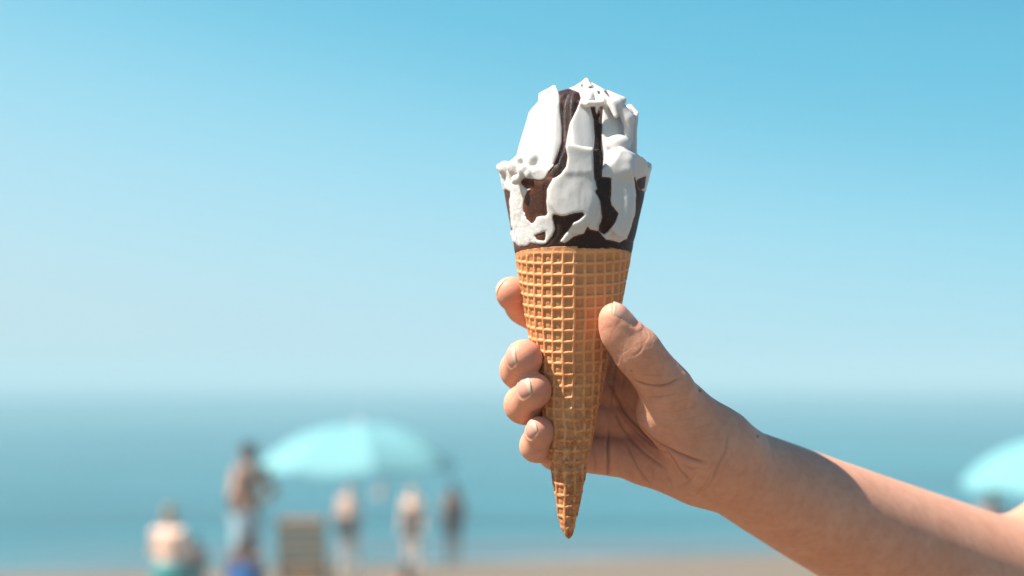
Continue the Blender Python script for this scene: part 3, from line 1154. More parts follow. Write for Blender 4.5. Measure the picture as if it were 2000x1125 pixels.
def build_hand():
    h = 0.72
    f = Field(grade(-12, -9, 92, 660, h, 4.2), grade(-36, -32, 50, 320, h, 4.2), grade(-200, -88, 6, 120, h, 4.2))
    palm = f.like()
    wrist = H(1398, 893, 17)
    fl = (1.0, 1.0, 1.0)
    for name in ('index', 'middle', 'ring', 'pinky'):
        j, r = FINGERS[name][0], FINGERS[name][1]
        palm.capsule(H(*j[0]), H(1388, 885 + {'index': -10, 'middle': -3, 'ring': 3, 'pinky': 8}[name], 19), r[0], 11.5, 5.0)
    palm.capsule(H(1268, 902, 19), H(1352, 908, 17), 9.5, 12.5, 6.0)                # heel below the little finger
    palm.capsule(H(1304, 803, -1), H(1372, 862, 5), 12.5, 14.5, 4.0)                 # ball of the thumb
    palm.capsule(H(1316, 778, 4), H(1262, 738, 18), 8.5, 7.0, 6.0)                  # web towards the index finger
    th, tr = FINGERS['thumb'][0], FINGERS['thumb'][1]
    palm.chain([H(*p) for p in th[:3]], tr[:3], 4.0)
    # forearm and upper arm
    arm = f.like()
    pts = [H(1392, 895, 17), H(1490, 950, 32), H(1740, 1062, 92), H(1990, 1168, 150)]
    rad = [17.2, 19.8, 29.0, 36.5]
    pts, rad = [np.array(p, float) for p in pts], np.array(rad)
    A, B = pts[0], pts[-1]
    L = np.linalg.norm(B - A)
    ax = (B - A) / L
    ts = np.array([(p - A).dot(ax) for p in pts])
    fine = np.linspace(0, L, 60)
    dev = [np.polyval(np.polyfit(ts, [(p - A - ax * t_)[c] for p, t_ in zip(pts, ts)], 2), fine) for c in range(3)]
    rr = np.polyval(np.polyfit(ts, rad, 2), fine)
    n1 = np.array([0, 1.0, 0]) - ax * ax[1]
    n1 /= np.linalg.norm(n1)
    n2 = np.cross(ax, n1)
    GX, GY, GZ = np.meshgrid(f.xs - A[0], f.ys - A[1], f.zs - A[2], indexing='ij')
    tt = GX * ax[0] + GY * ax[1] + GZ * ax[2]
    tc_ = np.clip(tt, 0, L)
    V1, V2 = GX * n1[0] + GY * n1[1] + GZ * n1[2], GX * n2[0] + GY * n2[1] + GZ * n2[2]
    V1 = V1 - np.interp(tc_, fine, dev[0] * n1[0] + dev[1] * n1[1] + dev[2] * n1[2])
    V2 = V2 - np.interp(tc_, fine, dev[0] * n2[0] + dev[1] * n2[1] + dev[2] * n2[2])
    arm.d = (np.sqrt((V1 / 1.2) ** 2 + V2 ** 2 + (tt - tc_) ** 2) - np.interp(tc_, fine, rr)).astype(np.float32) * 0.95
    del GX, GY, GZ, V1, V2, tt, tc_
    el = np.array(H(1990, 1168, 150))
    arm.chain([el, el + [38, 14, 14], el + [170, 40, 60], el + [330, 70, 105]], [36.5, 38, 43, 52], 10.0)
    palm.d = smin(palm.d, arm.d, 14.0)
    f.d = palm.d.copy()
    # fingers: each chain by itself, then joined at the knuckle only
    for name in ('index', 'middle', 'ring', 'pinky', 'thumb'):
        j, r = FINGERS[name][0], FINGERS[name][1]
        g = f.like()
        P = [np.array(H(*p)) for p in j]
        if name == 'thumb':
            P, r = P[1:], r[1:]
        g.chain(P, r, 4.0)
        d = (P[-1] - P[-2]) / np.linalg.norm(P[-1] - P[-2])
        n = np.array(FINGERS[name][2])
        n = n - d * n.dot(d)
        n /= np.linalg.norm(n)
        rt = r[-1]
        # fleshy pad opposite the nail and a slightly flattened nail side
        g.ellipsoid(P[-1] - n * 1.3 - d * 2.5, np.array([rt, rt, rt]) * 0.97, 2.5)
        if name == 'thumb':
            g.ellipsoid(P[-1] * 0.55 + P[-2] * 0.45 - n * 2.2, (6.7, 6.7, 6.7), 4.0)
        # knuckle folds thicken the joints
        mid = P[-2]
        k = 5.0 if name == 'thumb' else 2.4
        m = np.abs(g.d) < 40
        f.d = smin(f.d, g.d, k if name in ('thumb',) else 1.4)
    V, F = f.mesh(2)
    # drop anything but the one connected body (none expected), refine and carve the skin folds
    V, F = subdivide(V, F)
    nrm = vnormals(V, F)
    px, py = pix(V)
    toward = np.clip((-nrm[:, 1] - 0.05) / 0.35, 0, 1)
    disp = np.zeros(len(V))
    red = np.zeros(len(V))
    hand = px < 1470
    pw = vnoise(V, 3.0, 7, 2) * 2.2
    pz = vnoise(V, 3.0, 9, 2) * 2.2
    for poly, dep, w in CREASES:
        sp = spline(poly, 5)
        xs_, ys_ = [q[0] for q in sp], [q[1] for q in sp]
        m = hand & (px > min(xs_) - 14) & (px < max(xs_) + 14) & (py > min(ys_) - 14) & (py < max(ys_) + 14) & (toward > 0)
        if not m.any():
            continue
        a, b = px[m] + pw[m] * 0.5, py[m] + pz[m] * 0.5
        dist = seg_dist(a, b, [tuple(q) for q in sp]) / 5.0
        # fade at both ends
        e0 = np.hypot(a - xs_[0], b - ys_[0]) / 5
        e1 = np.hypot(a - xs_[-1], b - ys_[-1]) / 5
        fade = np.clip(np.minimum(e0, e1) / 3.5 + 0.05, 0, 1)
        v = np.exp(-(dist / w) ** 2) - 0.30 * np.exp(-((dist - 2.1 * w) / (1.2 * w)) ** 2)
        disp[m] -= 0.75 * dep * v * toward[m] * fade
        red[m] = np.maximum(red[m], np.exp(-(dist / (w * 0.8)) ** 2) * min(1, dep + 0.15) * toward[m] * fade)
    # fine folds that run across the ball of the thumb and the wrist, and gentle unevenness
    fine = vnoise(V @ np.array([[0.25, 0, 0.9], [0, 0.5, 0], [0.5, 0, -0.4]]), 1.3, 15, 2)
    zone = np.clip(1 - np.hypot(px - 1350, py - 815) / 110, 0, 1) * hand
    disp += 0.05 * fine * zone + 0.10 * vnoise(V, 9, 19, 2) + 0.025 * vnoise(V, 1.6, 21, 1) * hand
    # a web of fine skin lines over palm, thumb and wrist
    web = np.zeros(len(V))
    for ang, sc, sd in ((-25, 2.6, 101), (35, 3.4, 103), (80, 4.2, 105)):
        ca, sa = math.cos(R(ang)), math.sin(R(ang))
        along, across = V[:, 0] * ca + V[:, 2] * sa, -V[:, 0] * sa + V[:, 2] * ca
        nz = vnoise(np.stack([along * 0.28, across, V[:, 1] * 0.6], 1), sc, sd, 2)
        web = np.maximum(web, np.clip(1 - np.abs(nz) / 0.10, 0, 1) * np.clip(0.6 + 0.8 * vnoise(V, 11, sd + 1, 1), 0, 1))
    webz = np.clip((px - 1150) / 30, 0, 1) * np.clip((1480 - px) / 60, 0, 1)
    disp -= 0.06 * web * webz
    red = np.maximum(red, 0.22 * web * webz)
    V = V + nrm * disp[:, None]
    pink = np.zeros(len(V))
    nails = []
    grime = np.zeros(len(V))
    for name, (j, r, n0, nw, nl) in FINGERS.items():
        P = [np.array(H(*p)) for p in j]
        d = (P[-1] - P[-2]) / np.linalg.norm(P[-1] - P[-2])
        n = np.array(n0)
        n = n - d * n.dot(d)
        n /= np.linalg.norm(n)
        s = np.cross(d, n)
        rel = V - P[-1]
        pad = np.exp(-np.maximum(np.linalg.norm(rel + n * 3, axis=1) - 4.5, 0) / 4.0)
        pink = np.maximum(pink, pad * (0.55 if name != 'thumb' else 0.25))
        # the fold of skin round the nail
        rt, Rl = r[-1], r[-1] * (1.35 if name == 'thumb' else 1.12)
        C0 = P[-1] - n * (Rl - rt)
        w_ = V - C0
        lu, lv, ln = w_ @ s, w_ @ d, w_ @ n
        arc = np.where(lv > 0, np.arctan2(lv, np.maximum(ln, 1e-3)) * Rl, lv)
        on = (ln > 0) & (np.abs(lu) < nw)
        lo, hi = (-0.50 * nl, 0.46 * nl) if name == 'thumb' else (-0.22 * nl, 0.70 * nl)
        q = ((np.abs(lu) / (nw * 0.5)) ** 4 + np.abs((arc - (lo + hi) / 2) / ((hi - lo) / 2)) ** 4) ** 0.25
        ring = np.exp(-((q - 1.14) / 0.12) ** 2) * 0.22 * np.clip((hi * 0.9 - arc) / 1.0, 0, 1) * np.clip((nl - np.linalg.norm(rel, axis=1)) / 2.5, 0, 1)
        bed = np.clip((1.02 - q) / 0.10, 0, 1) * 0.12
        V = V + n * ((ring - bed) * on)[:, None]
        nails.append((name, P[-1], d, n, s, r[-1], Rl, nw, lo, hi))
    palmpink = np.clip(1 - np.hypot(px - 1265, py - 885) / 130, 0, 1) * (px > 1140) * hand * 0.35
    pink = np.maximum(pink, palmpink)
    for mx, my, mr in ((1367, 763, 2.4), (1480, 852, 2.6), (1233, 724, 1.4)):
        grime = np.maximum(grime, np.clip(1.6 - np.hypot(px - mx, py - my) / mr, 0, 1) * (nrm[:, 1] < 0))
    base = np.array(to_world(np.array([H(1398, 893, 17)])))[0]
    o = mesh_obj("person", to_world(V), F, M_SKIN, loc=Vector(base))
    tag(o, "bare right arm reaching in with the hand that grips the ice cream cone", "person")
    set_tint(o, np.stack([pink, red * 0.45, grime * 0.8], 1))
    for name, T, d, n, s, r, Rl, nw, lo, hi in nails:
        build_nail(o, f, T, d, n, s, r, Rl, nw, lo, hi)


def build_nail(parent, f, T, d, n, s, r, Rl, w, lo, hi):
    nu, nv = 17, 19
    U, Vv = np.meshgrid(np.linspace(-1, 1, nu), np.linspace(0, 1, nv), indexing='ij')
    start = lo + 0.20 * (hi - lo) * U ** 2
    end = hi + 0.25 - 1.2 * U ** 2
    arc = start + (end - start) * Vv
    width = w * (0.92 + 0.08 * np.sin(Vv * math.pi * 0.8))
    rc = w * 0.60
    C0 = T - n * (Rl - r)
    ph = np.maximum(arc, 0) / Rl
    radial = n * np.cos(ph)[..., None] + d * np.sin(ph)[..., None]
    mid = C0 + radial * Rl + d * np.minimum(arc, 0)[..., None]
    ang = np.arcsin(np.clip(U * width * 0.5 / rc, -1, 1))
    base = mid + s * (rc * np.sin(ang))[..., None] - radial * (rc * (1 - np.cos(ang)))[..., None]
    # settle the middle of the plate on the skin, by the field itself
    h = np.full(arc.shape, 0.0)
    for k in range(24):
        dd = f.sample((base + radial * h[..., None]).reshape(-1, 3)).reshape(arc.shape)
        h = h - 0.7 * np.clip(dd, -1.5, 1.5)
    body = arc < hi * 0.80
    hm = h[nu // 2][None, :] * np.ones_like(h)
    last = np.where(body[nu // 2])[0].max()
    hm[:, last:] = hm[:, last:last + 1]
    hh = 0.55 * np.where(body, h, hm) + 0.45 * hm
    hh[:, last:] = hh[:, last:last + 1]
    hh = hh + 0.15 - 0.10 * Vv ** 3 - 0.42 * (1 - Vv) ** 6 - 0.22 * np.abs(U) ** 6
    layers = []
    for th_ in (0.0, -0.40):
        p = base + radial * (hh + th_)[..., None]
        layers.append(p.reshape(-1, 3))
    Vt = np.concatenate(layers)
    k = nu * nv
    F = []
    g = np.arange(k).reshape(nu, nv)
    for i in range(nu - 1):
        for j in range(nv - 1):
            F.append((g[i, j], g[i + 1, j], g[i + 1, j + 1], g[i, j + 1]))
            F.append((k + g[i, j], k + g[i, j + 1], k + g[i + 1, j + 1], k + g[i + 1, j]))
    rim = [g[i, 0] for i in range(nu)] + [g[-1, j] for j in range(1, nv)] + [g[i, -1] for i in range(nu - 2, -1, -1)] + [g[0, j] for j in range(nv - 2, 0, -1)]
    for a, b in zip(rim, rim[1:] + rim[:1]):
        F.append((b, a, k + a, k + b))
    F = [tuple(int(x) for x in q) for q in F]
    # which way round: the outer face must look along n
    q = F[0]
    if np.cross(Vt[q[1]] - Vt[q[0]], Vt[q[2]] - Vt[q[0]]).dot(n) < 0:
        F = [f[::-1] for f in F]
    o = mesh_obj("fingernail", to_world(Vt), F, M_NAIL, parent, loc=Vector(to_world(T[None])[0]))
    tipc = np.tile(np.clip((Vv - 0.76 - 0.05 * U ** 2) / 0.05, 0, 1).reshape(-1), 2)
    set_tint(o, np.stack([tipc, tipc * 0, tipc * 0], 1))


build_hand()

# ------------------------------------------------------------------ people on the beach (metres, built in centimetres, front = +Y before turning)
SKIN_LIGHT = simple_skin("pale_skin", (0.62, 0.37, 0.27))
SKIN_FAIR_SUNLIT = simple_skin("sunlit_fair_skin", (1.0, 0.62, 0.45))  # brighter copy of the pale skin, sunlight put into its colour
SKIN_TAN = simple_skin("tanned_skin", (0.46, 0.215, 0.12))
SKIN_DARK = simple_skin("brown_skin", (0.20, 0.085, 0.05))
HAIR_DARK = cloth("dark_hair", (0.022, 0.014, 0.011), 0.3, 60)
HAIR_BROWN = cloth("brown_hair", (0.075, 0.033, 0.018), 0.3, 60)
HAIR_BLONDE = cloth("blonde_hair", (0.60, 0.39, 0.17), 0.3, 60)
EYE_MAT = mat("eye", (0.03, 0.02, 0.02), 0.2)[0]


def pose(kind):
    """joint positions in cm for a 175 cm adult."""
    J = {}
    if kind in ('stand', 'akimbo', 'wade'):
        J.update(pel=(0, 0, 95), waist=(0, 1, 108), chest=(0, 0, 130), neck=(0, -1, 148), head=(0, 1, 163))
        for s, n in ((-1, 'l'), (1, 'r')):
            J['hip' + n] = (9 * s, 0, 92)
            J['knee' + n] = (10.5 * s, 1.5, 50)
            J['ank' + n] = (11 * s, -2, 9)
            J['toe' + n] = (13 * s, 14, 3)
            J['sho' + n] = (18 * s, -1, 142)
            if kind == 'akimbo':
                J['elb' + n] = (34 * s, -9, 120)
                J['wri' + n] = (18.5 * s, 4, 103)
                J['han' + n] = (14 * s, 8, 98)
            else:
                J['elb' + n] = (24 * s, -2, 113)
                J['wri' + n] = (25 * s, 5, 89)
                J['han' + n] = (25 * s, 8, 80)
    else:  # kneeling back on the heels
        J.update(pel=(0, 0, 24), waist=(0, 2, 38), chest=(0, 3, 60), neck=(0, 3, 78), head=(0, 6, 93))
        for s, n in ((-1, 'l'), (1, 'r')):
            J['hip' + n] = (9 * s, 2, 23)
            J['knee' + n] = (14 * s, 42, 12)
            J['ank' + n] = (11 * s, 2, 7)
            J['toe' + n] = (10 * s, -12, 4)
            J['sho' + n] = (18 * s, 2, 72)
            J['elb' + n] = (23 * s, 8, 45)
            J['wri' + n] = (15 * s, 28, 31)
            J['han' + n] = (13 * s, 36, 28)
    return {k: np.array(v, float) for k, v in J.items()}


def make_person(label, at, turn, height, kind, skin, hair, hairstyle, wear, group=None, female=False):
    J = pose(kind)
    top = 176.0 if kind != 'kneel' else 105.0
    h = 1.5
    f = Field(np.arange(-44, 44.1, h), np.arange(-24, 54.1, h) if kind == 'kneel' else np.arange(-26, 28.1, h), np.arange(-4, top + 8, h))
    sw = 0.92 if female else 1.0
    for n in 'lr':
        J['sho' + n][0] *= sw
    f.chain([J['pel'], J['waist'], J['chest']], [14, 11.5 if female else 13, 14.5], 6, (1.12, 0.72, 1))
    f.capsule(J['chest'], J['neck'] - np.array([0, 0, 5]), 13.5, 7, 5, (1.1, 0.7, 1))
    f.capsule(J['neck'] - np.array([0, 0, 3]), J['head'] - np.array([0, 1, 5]), 5.6, 5.6, 3)
    f.ellipsoid(J['head'], (7.6, 9.6, 11.6), 2)
    hd = J['head']
    f.capsule(hd + [0, 9.0, 1.0], hd + [0, 11.2, -2.6], 0.9, 1.5, 1.2)                         # nose
    f.capsule(hd + [-2.2, 8.3, -6.0], hd + [2.2, 8.3, -6.0], 1.1, 1.1, 1.0)                     # mouth
    f.ellipsoid(hd + [0, 6.0, -9.0], (4.4, 4.2, 3.2), 2.5)                                      # chin
    for s in (-1, 1):
        f.ellipsoid(hd + [7.6 * s, -0.5, -1], (1.2, 2.2, 3.2), 0.8)                             # ears
    for n in 'lr':
        f.capsule(J['chest'] + [0, -1, 9], J['sho' + n], 7.5, 6.4, 4)
        f.chain([J['sho' + n], J['elb' + n], J['wri' + n]], [5.8, 4.4, 3.0], 3)
        f.capsule(J['wri' + n], J['han' + n], 3.0, 3.6, 2, (1, 0.8, 1))
        d = J['han' + n] - J['wri' + n]
        d = d / np.linalg.norm(d)
        side = np.cross(d, [0, 1, 0.3])
        side /= np.linalg.norm(side)
        for i, ln in zip((-1.5, -0.5, 0.5, 1.5), (6.0, 7.5, 7.0, 5.2)):
            f.capsule(J['han' + n] + side * i * 1.9, J['han' + n] + side * i * 2.1 + d * (ln + 2), 1.1, 0.9, 0.5)
        f.capsule(J['wri' + n] + d * 3 + side * 2, J['han' + n] + side * 5.5 + d * 1, 1.5, 1.0, 0.8)
        f.capsule(J['hip' + n], J['knee' + n], 9.6, 6.2, 5)
        f.chain([J['knee' + n], J['knee' + n] * 0.62 + J['ank' + n] * 0.38, J['ank' + n]], [6.0, 5.8, 3.8], 3)
        f.capsule(J['ank' + n] - [0, 2, 4], J['toe' + n], 4.0, 3.0, 2)
    if female:
        for s in (-1, 1):
            f.ellipsoid(J['chest'] + [7 * s, 9, 2], (6, 5.5, 6), 3)
    sc = height / 1.75 * 0.01
    rot = np.array(Matrix.Rotation(turn, 3, 'Z'))
    base = np.array([at[0], at[1], ground(*at)])

    def place(V):
        return (V * sc) @ rot.T + base

    V, F = f.mesh(1)
    body = mesh_obj("person", place(V), F, skin, loc=Vector(base))
    tag(body, label, "person", group)
    X, Y, Z = np.meshgrid(f.xs, f.ys, f.zs, indexing='ij')
    # hair
    g = f.like()
    g.ellipsoid(hd + [0, -1.0, 1.2], (8.9, 10.6, 12.2), 1)
    g.d = smax(g.d, ((Y - hd[1]) * 0.75 - (Z - hd[2]) * 0.55 - 2.4).astype(np.float32), 1.5)
    if hairstyle == 'long':
        g.capsule(hd + [0, -6, -4], hd + [0, -10, -30], 7.5, 5.5, 3, (1.25, 0.7, 1))
    elif hairstyle == 'bun':
        g.ellipsoid(hd + [0, -9, 9], (5.2, 5.2, 5.0), 1.5)
    elif hairstyle == 'bob':
        g.capsule(hd + [0, -4, -3], hd + [0, -5, -12], 9, 8.0, 2)
    g.d += (0.5 * vnoise(np.stack([X, Y, Z * 0.3], -1).reshape(-1, 3), 3.0, 5, 1)).reshape(g.d.shape)
    V, F = g.mesh(1)
    mesh_obj("hair", place(V), F, hair, body, loc=Vector(base))
    for s in (-1, 1):
        e = f.like()
        e.xs, e.ys, e.zs = [np.linspace(c - 2, c + 2, 9) for c in hd + [3.0 * s, 8.2, 1.0]]
        e.d = np.full((9, 9, 9), 50.0, np.float32)
        e.ellipsoid(hd + [3.0 * s, 8.3, 1.0], (1.3, 1.1, 0.9), 0.1)
        V, F = e.mesh(0)
        mesh_obj("eye", place(V), F, EYE_MAT, body, loc=Vector(base))
    for name, material, z0, z1, puff in wear:
        c = f.like()
        c.d = f.d - puff
        arms = np.maximum(np.abs(X) - (15.0 if z0 > 60 or kind == 'kneel' else 30), 0) - 0.5
        c.d = smax(smax(c.d, (z0 - Z).astype(np.float32), 1.0), (Z - z1).astype(np.float32), 1.0)
        if name in ('swim_top', 'shirt', 'swimsuit'):
            c.d = smax(c.d, (np.abs(X) - 20).astype(np.float32), 1.0)
        V, F = c.mesh(1)
        if len(V):
            mesh_obj(name, place(V), F, material, body, loc=Vector(base))
    return body


def at_px(px, dist):
    return ((px - 1000) / 2777.8 * dist, dist)


def build_people():
    C = lambda n, c: cloth(n, c)
    make_person("bare-backed dark haired man standing hands on hips in pale blue swim shorts", at_px(488, 16.0), R(58), 1.80, 'akimbo', SKIN_TAN, HAIR_DARK, 'short',
                [("swim_shorts", C("pale_blue_cloth", (0.60, 0.76, 0.84)), 62, 100, 1.6)])
    make_person("blonde woman with hair in a bun and bare back kneeling in teal swimwear", at_px(334, 17.4), R(-12), 1.72, 'kneel', SKIN_FAIR_SUNLIT, HAIR_BLONDE, 'bun',
                [("swim_bottoms", C("teal_cloth", (0.05, 0.40, 0.38)), 4, 38, 1.4)], female=True)
    make_person("small brown skinned child kneeling close beside the blonde woman", at_px(386, 17.9), R(10), 1.08, 'kneel', SKIN_DARK, HAIR_DARK, 'short',
                [("swim_shorts", C("green_cloth", (0.02, 0.22, 0.17)), 4, 34, 1.4)])
    make_person("kneeling person with long dark brown hair and bright blue top", at_px(482, 15.0), R(-5), 1.42, 'kneel', SKIN_DARK, HAIR_BROWN, 'long',
                [("swimsuit", C("bright_blue_cloth", (0.012, 0.16, 0.52)), 6, 66, 1.5)])
    make_person("child with fair skin standing at the water's edge, nearest the beach chair", at_px(683, 21.4), R(188), 1.18, 'wade', SKIN_FAIR_SUNLIT, HAIR_BROWN, 'short',
                [("swim_shorts", C("grey_brown_cloth", (0.16, 0.12, 0.10)), 55, 108, 1.5)], "children standing at the water's edge")
    make_person("fairest child standing in the middle of the three at the water's edge", at_px(807, 21.0), R(170), 1.16, 'wade', SKIN_FAIR_SUNLIT, HAIR_BLONDE, 'short',
                [("swimsuit", C("taupe_cloth", (0.15, 0.10, 0.075)), 60, 126, 1.5)], "children standing at the water's edge")
    make_person("child with black bobbed hair standing at the water's edge, nearest the hand", at_px(886, 21.2), R(25), 1.20, 'wade', SKIN_TAN, HAIR_DARK, 'bob',
                [("swimsuit", C("dark_grey_cloth", (0.07, 0.06, 0.065)), 60, 128, 1.5)], "children standing at the water's edge")
    p = make_person("far swimmer with head and shoulders above the water beyond the turquoise umbrella", at_px(748, 33.5), R(180), 1.75, 'wade', SKIN_LIGHT, HAIR_BROWN, 'short',
                    [("swim_shorts", C("maroon_cloth", (0.18, 0.03, 0.04)), 62, 100, 1.5)])
    sink = -1.42 - p.location.z
    p.location.z = -1.42
    make_person("person in pink standing beneath the second umbrella, mostly hidden by the forearm", at_px(1932, 15.4), R(170), 1.22, 'wade', SKIN_LIGHT, HAIR_BROWN, 'short',
                [("shirt", C("pink_cloth", (0.55, 0.22, 0.20)), 90, 144, 1.5)])
    make_person("brown haired child low at the bottom edge with only the head showing", at_px(797, 14.0), R(6), 1.02, 'kneel', SKIN_TAN, HAIR_BROWN, 'bob',
                [("swim_shorts", C("sandy_cloth", (0.35, 0.22, 0.14)), 4, 34, 1.4)])


# ------------------------------------------------------------------ umbrellas and chair
def tube(p0, p1, r0, r1, n=12):
    p0, p1 = np.array(p0, float), np.array(p1, float)
    d = (p1 - p0) / np.linalg.norm(p1 - p0)
    a = np.cross(d, [0, 0, 1] if abs(d[2]) < 0.9 else [1, 0, 0])
    a /= np.linalg.norm(a)
    b = np.cross(d, a)
    V, F = [], []
    for p, r in ((p0, r0), (p1, r1)):
        for i in range(n):
            t = 2 * math.pi * i / n
            V.append(p + (a * math.cos(t) + b * math.sin(t)) * r)
    for i in range(n):
        j = (i + 1) % n
        F.append((i, j, n + j, n + i))
    F += [tuple(range(n))[::-1], tuple(range(n, 2 * n))]
    return V, F


def join(parts):
    V, F = [], []
    for v, f in parts:
        k = len(V)
        V += [np.array(q, float) for q in v]
        F += [tuple(i + k for i in q) for q in f]
    return V, F


def canopy_mat():
    m, t, b = mat("turquoise_canvas", (0.25, 0.78, 0.83), 0.75)
    n = noise_tex(t, 40, 3, 0.6, obj_coords(t))
    t.links.new(mix_col(t, n.outputs[0], (0.29, 0.61, 0.64), (0.35, 0.66, 0.68)), b.inputs['Base Color'])
    bump(t, b, n.outputs[0], 0.2, 0.01)
    out = [x for x in t.nodes if x.type == 'OUTPUT_MATERIAL'][0]
    tr = N(t, 'ShaderNodeBsdfTranslucent')
    tr.inputs['Color'].default_value = (0.10, 0.62, 0.67, 1)
    ms = N(t, 'ShaderNodeMixShader')
    ms.inputs[0].default_value = 0.5
    t.links.new(b.outputs[0], ms.inputs[1])
    t.links.new(tr.outputs[0], ms.inputs[2])
    t.links.new(ms.outputs[0], out.inputs[0])
    return m


M_CANVAS = canopy_mat()
M_POLE = mat("white_painted_metal", (0.75, 0.76, 0.76), 0.35)[0]
M_CAP = mat("pale_plastic", (0.75, 0.62, 0.60), 0.4)[0]


def make_umbrella(px, dist, zrim, rise, rad, label, spin):
    x, y = at_px(px, dist)
    g = ground(x, y)
    root = empty("beach_umbrella", (x, y, g))
    tag(root, label, "beach umbrella", "turquoise beach umbrellas")
    c = np.array([x, y, 0])
    n = 8

    def dome(a, t):
        # t 0 at the top, 1 at the rim; panels sag between the ribs
        r = rad * math.sin(t * R(60)) / math.sin(R(60))
        z = zrim + rise * (math.cos(t * R(60)) - math.cos(R(60))) / (1 - math.cos(R(60)))
        return c + np.array([r * math.cos(a), r * math.sin(a), z])
    for k in range(n):
        a0, a1 = spin + 2 * math.pi * k / n, spin + 2 * math.pi * (k + 1) / n
        V, F = [], []
        nu, nv = 8, 10
        for s_ in (0, -0.004):
            for i in range(nu + 1):
                for j in range(nv + 1):
                    w, t = i / nu, 0.02 + 0.98 * j / nv
                    p0, p1 = dome(a0, t), dome(a1, t)
                    p = p0 * (1 - w) + p1 * w
                    p = 0.45 * p + 0.55 * dome(a0 * (1 - w) + a1 * w, t)
                    p[2] -= 0.05 * math.sin(math.pi * w) * t
                    V.append(p + [0, 0, s_])
        m_ = (nu + 1) * (nv + 1)
        for i in range(nu):
            for j in range(nv):
                q = (i * (nv + 1) + j, i * (nv + 1) + j + 1, (i + 1) * (nv + 1) + j + 1, (i + 1) * (nv + 1) + j)
                F.append(q)
                F.append(tuple(m_ + e for e in q[::-1]))
        mesh_obj("canopy_panel", V, F, M_CANVAS, root, loc=(x, y, g))
        V, F = [], []
        for i in range(nu + 1):
            w = i / nu
            p = dome(a0, 1) * (1 - w) + dome(a1, 1) * w
            p = 0.45 * p + 0.55 * dome(a0 * (1 - w) + a1 * w, 1)
            p[2] -= 0.05 * math.sin(math.pi * w) + 0.003
            drop = 0.045 + 0.012 * math.sin(2 * math.pi * w)
            out = (p - c) / np.linalg.norm((p - c)[:2]) * [1, 1, 0]
            V += [p, p - [0, 0, drop] + out * 0.02, p - out * 0.004, p - [0, 0, drop] + out * 0.016]
        for i in range(nu):
            F += [(4 * i, 4 * i + 1, 4 * i + 5, 4 * i + 4), (4 * i + 3, 4 * i + 2, 4 * i + 6, 4 * i + 7)]
        mesh_obj("valance", V, F, M_CANVAS, root, loc=(x, y, g))
        parts = []
        for j in range(6):
            t0, t1 = 0.04 + 0.95 * j / 6, 0.04 + 0.95 * (j + 1) / 6
            parts.append(tube(dome(a0, t0) - [0, 0, 0.012], dome(a0, t1) - [0, 0, 0.012], 0.004, 0.004, 6))
        V, F = join(parts)
        mesh_obj("rib", V, F, M_POLE, root, loc=(x, y, g))
    V, F = tube(c + [0, 0, g - 0.35], c + [0, 0, zrim + rise + 0.01], 0.019, 0.016, 14)
    mesh_obj("pole", V, F, M_POLE, root, loc=(x, y, g))
    V, F = join([tube(c + [0, 0, zrim + rise - 0.005], c + [0, 0, zrim + rise + 0.03], 0.045, 0.03, 14), tube(c + [0, 0, zrim + rise + 0.03], c + [0, 0, zrim + rise + 0.09], 0.022, 0.008, 12)])
    mesh_obj("finial", V, F, M_CAP, root, loc=(x, y, g))


def slab(c, ax, ay, az, half, bev=0.12):
    """a box with its edges cut, on the three given axes."""
    V, F = [], []
    c, ax, ay, az = [np.array(v, float) for v in (c, ax, ay, az)]
    hx, hy, hz = half
    e = min(half) * bev * 4
    prof = [(hy - e, hz), (hy, hz - e), (hy, -hz + e), (hy - e, -hz), (-hy + e, -hz), (-hy, -hz + e), (-hy, hz - e), (-hy + e, hz)]
    for s in (-1, 1):
        for y_, z_ in prof:
            V.append(c + ax * hx * s + ay * y_ + az * z_)
    for i in range(8):
        j = (i + 1) % 8
        F.append((i, j, 8 + j, 8 + i))
    F += [tuple(range(8))[::-1], tuple(range(8, 16))]
    return V, F


def wood(name, color):
    m, t, b = mat(name, color, 0.65)
    mp = N(t, 'ShaderNodeMapping')
    mp.inputs['Scale'].default_value = (3, 30, 30)
    t.links.new(obj_coords(t), mp.inputs[0])
    n = noise_tex(t, 3, 4, 0.6, mp.outputs[0])
    t.links.new(mix_col(t, n.outputs[0], [c * 0.75 for c in color], [min(1, c * 1.2) for c in color]), b.inputs['Base Color'])
    bump(t, b, n.outputs[0], 0.2, 0.005)
    return m


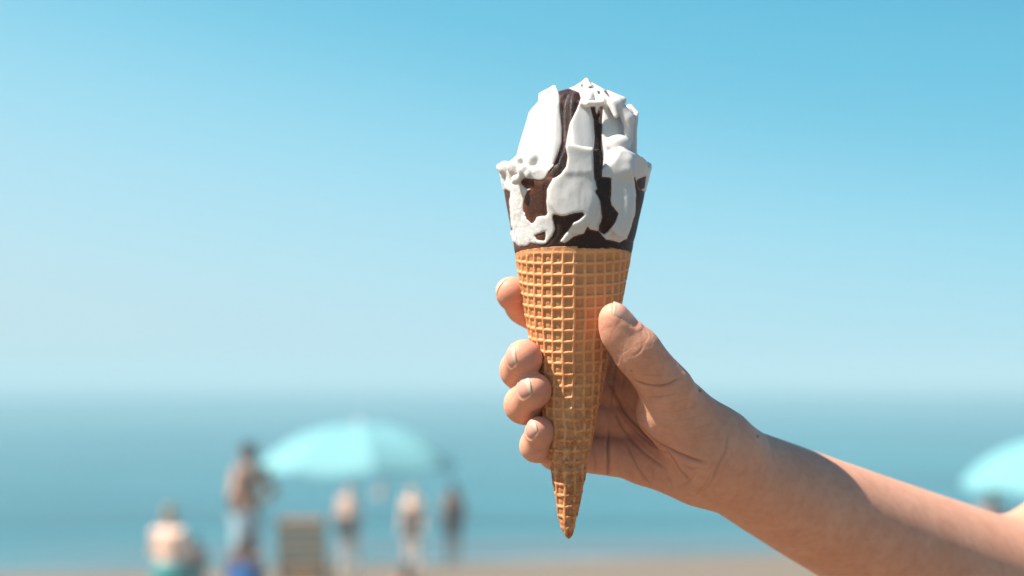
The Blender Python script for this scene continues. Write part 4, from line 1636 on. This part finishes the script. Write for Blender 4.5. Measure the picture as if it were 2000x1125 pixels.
def make_chair():
    x, y = at_px(597, 16.0)
    g = ground(x, y)
    root = empty("beach_chair", (x, y, g))
    tag(root, "low wooden slatted beach chair seen from behind, left of the children", "beach chair")
    tan, olive, dark = wood("tan_slat", (0.90, 0.36, 0.11)), wood("olive_slat", (0.09, 0.13, 0.075)), wood("dark_frame_wood", (0.30, 0.16, 0.09))
    lean_ = R(18)
    up = np.array([0, -math.sin(lean_), math.cos(lean_)])
    nrm = np.array([0, math.cos(lean_), math.sin(lean_)])
    o = np.array([x, y, g])
    back0 = o + [0, 0, 0.22]
    ex = np.array([1.0, 0, 0])
    for k in range(8):
        V, F = slab(back0 + up * (0.06 + 0.098 * k), ex, up, nrm, (0.235, 0.040, 0.009))
        s = mesh_obj("slat", V, F, olive if k % 2 == 0 else tan, root, smooth=False, loc=(x, y, g))
    for k in range(5):
        V, F = slab(o + [0, 0.07 + 0.088 * k, 0.235 + 0.03 * k / 5], ex, np.array([0, 1.0, 0.06]), np.array([0, 0, 1.0]), (0.235, 0.036, 0.009))
        mesh_obj("slat", V, F, olive if k % 2 else tan, root, smooth=False, loc=(x, y, g))
    for s in (-1, 1):
        e = ex * 0.25 * s
        V, F = slab(back0 + up * 0.32 + e, up, ex, nrm, (0.47, 0.016, 0.02))
        mesh_obj("back_post", V, F, dark, root, smooth=False, loc=(x, y, g))
        V, F = slab(o + e * 1.0 + [0, 0.23, 0.205], np.array([0, 1.0, 0.06]), ex, np.array([0, -0.06, 1.0]), (0.27, 0.015, 0.02))
        mesh_obj("seat_rail", V, F, dark, root, smooth=False, loc=(x, y, g))
        for yy in (0.02, 0.44):
            V, F = slab(o + e * 1.13 + [0, yy, 0.09], np.array([0, 0, 1.0]), ex, np.array([0, 1.0, 0]), (0.15, 0.014, 0.02))
            mesh_obj("leg", V, F, dark, root, smooth=False, loc=(x, y, g))
        V, F = slab(o + e * 1.13 + [0, 0.2, 0.44], np.array([0, 1.0, 0]), ex, np.array([0, 0, 1.0]), (0.30, 0.025, 0.012))
        mesh_obj("armrest", V, F, dark, root, smooth=False, loc=(x, y, g))
        V, F = slab(o + e * 1.13 + [0, 0.42, 0.33], np.array([0, 0, 1.0]), ex, np.array([0, 1.0, 0]), (0.10, 0.013, 0.018))
        mesh_obj("arm_post", V, F, dark, root, smooth=False, loc=(x, y, g))
        V, F = join([tube(back0 + up * 0.80 + e - ex * 0.02, back0 + up * 0.80 + e + ex * 0.02, 0.022, 0.022, 12)])
        mesh_obj("metal_cap", V, F, mat("polished_metal", (0.8, 0.8, 0.82), 0.12, Metallic=1.0)[0], root, loc=(x, y, g))


make_umbrella(702, 16.6, 1.81, 0.44, 1.12, "turquoise beach umbrella planted behind the beach chair, whole canopy in view", 0.25)
make_umbrella(2076, 15.5, 1.67, 0.48, 1.08, "turquoise beach umbrella cut off by the frame, seen above the forearm", 0.6)
make_chair()
build_people()
build_haze(0.0064)
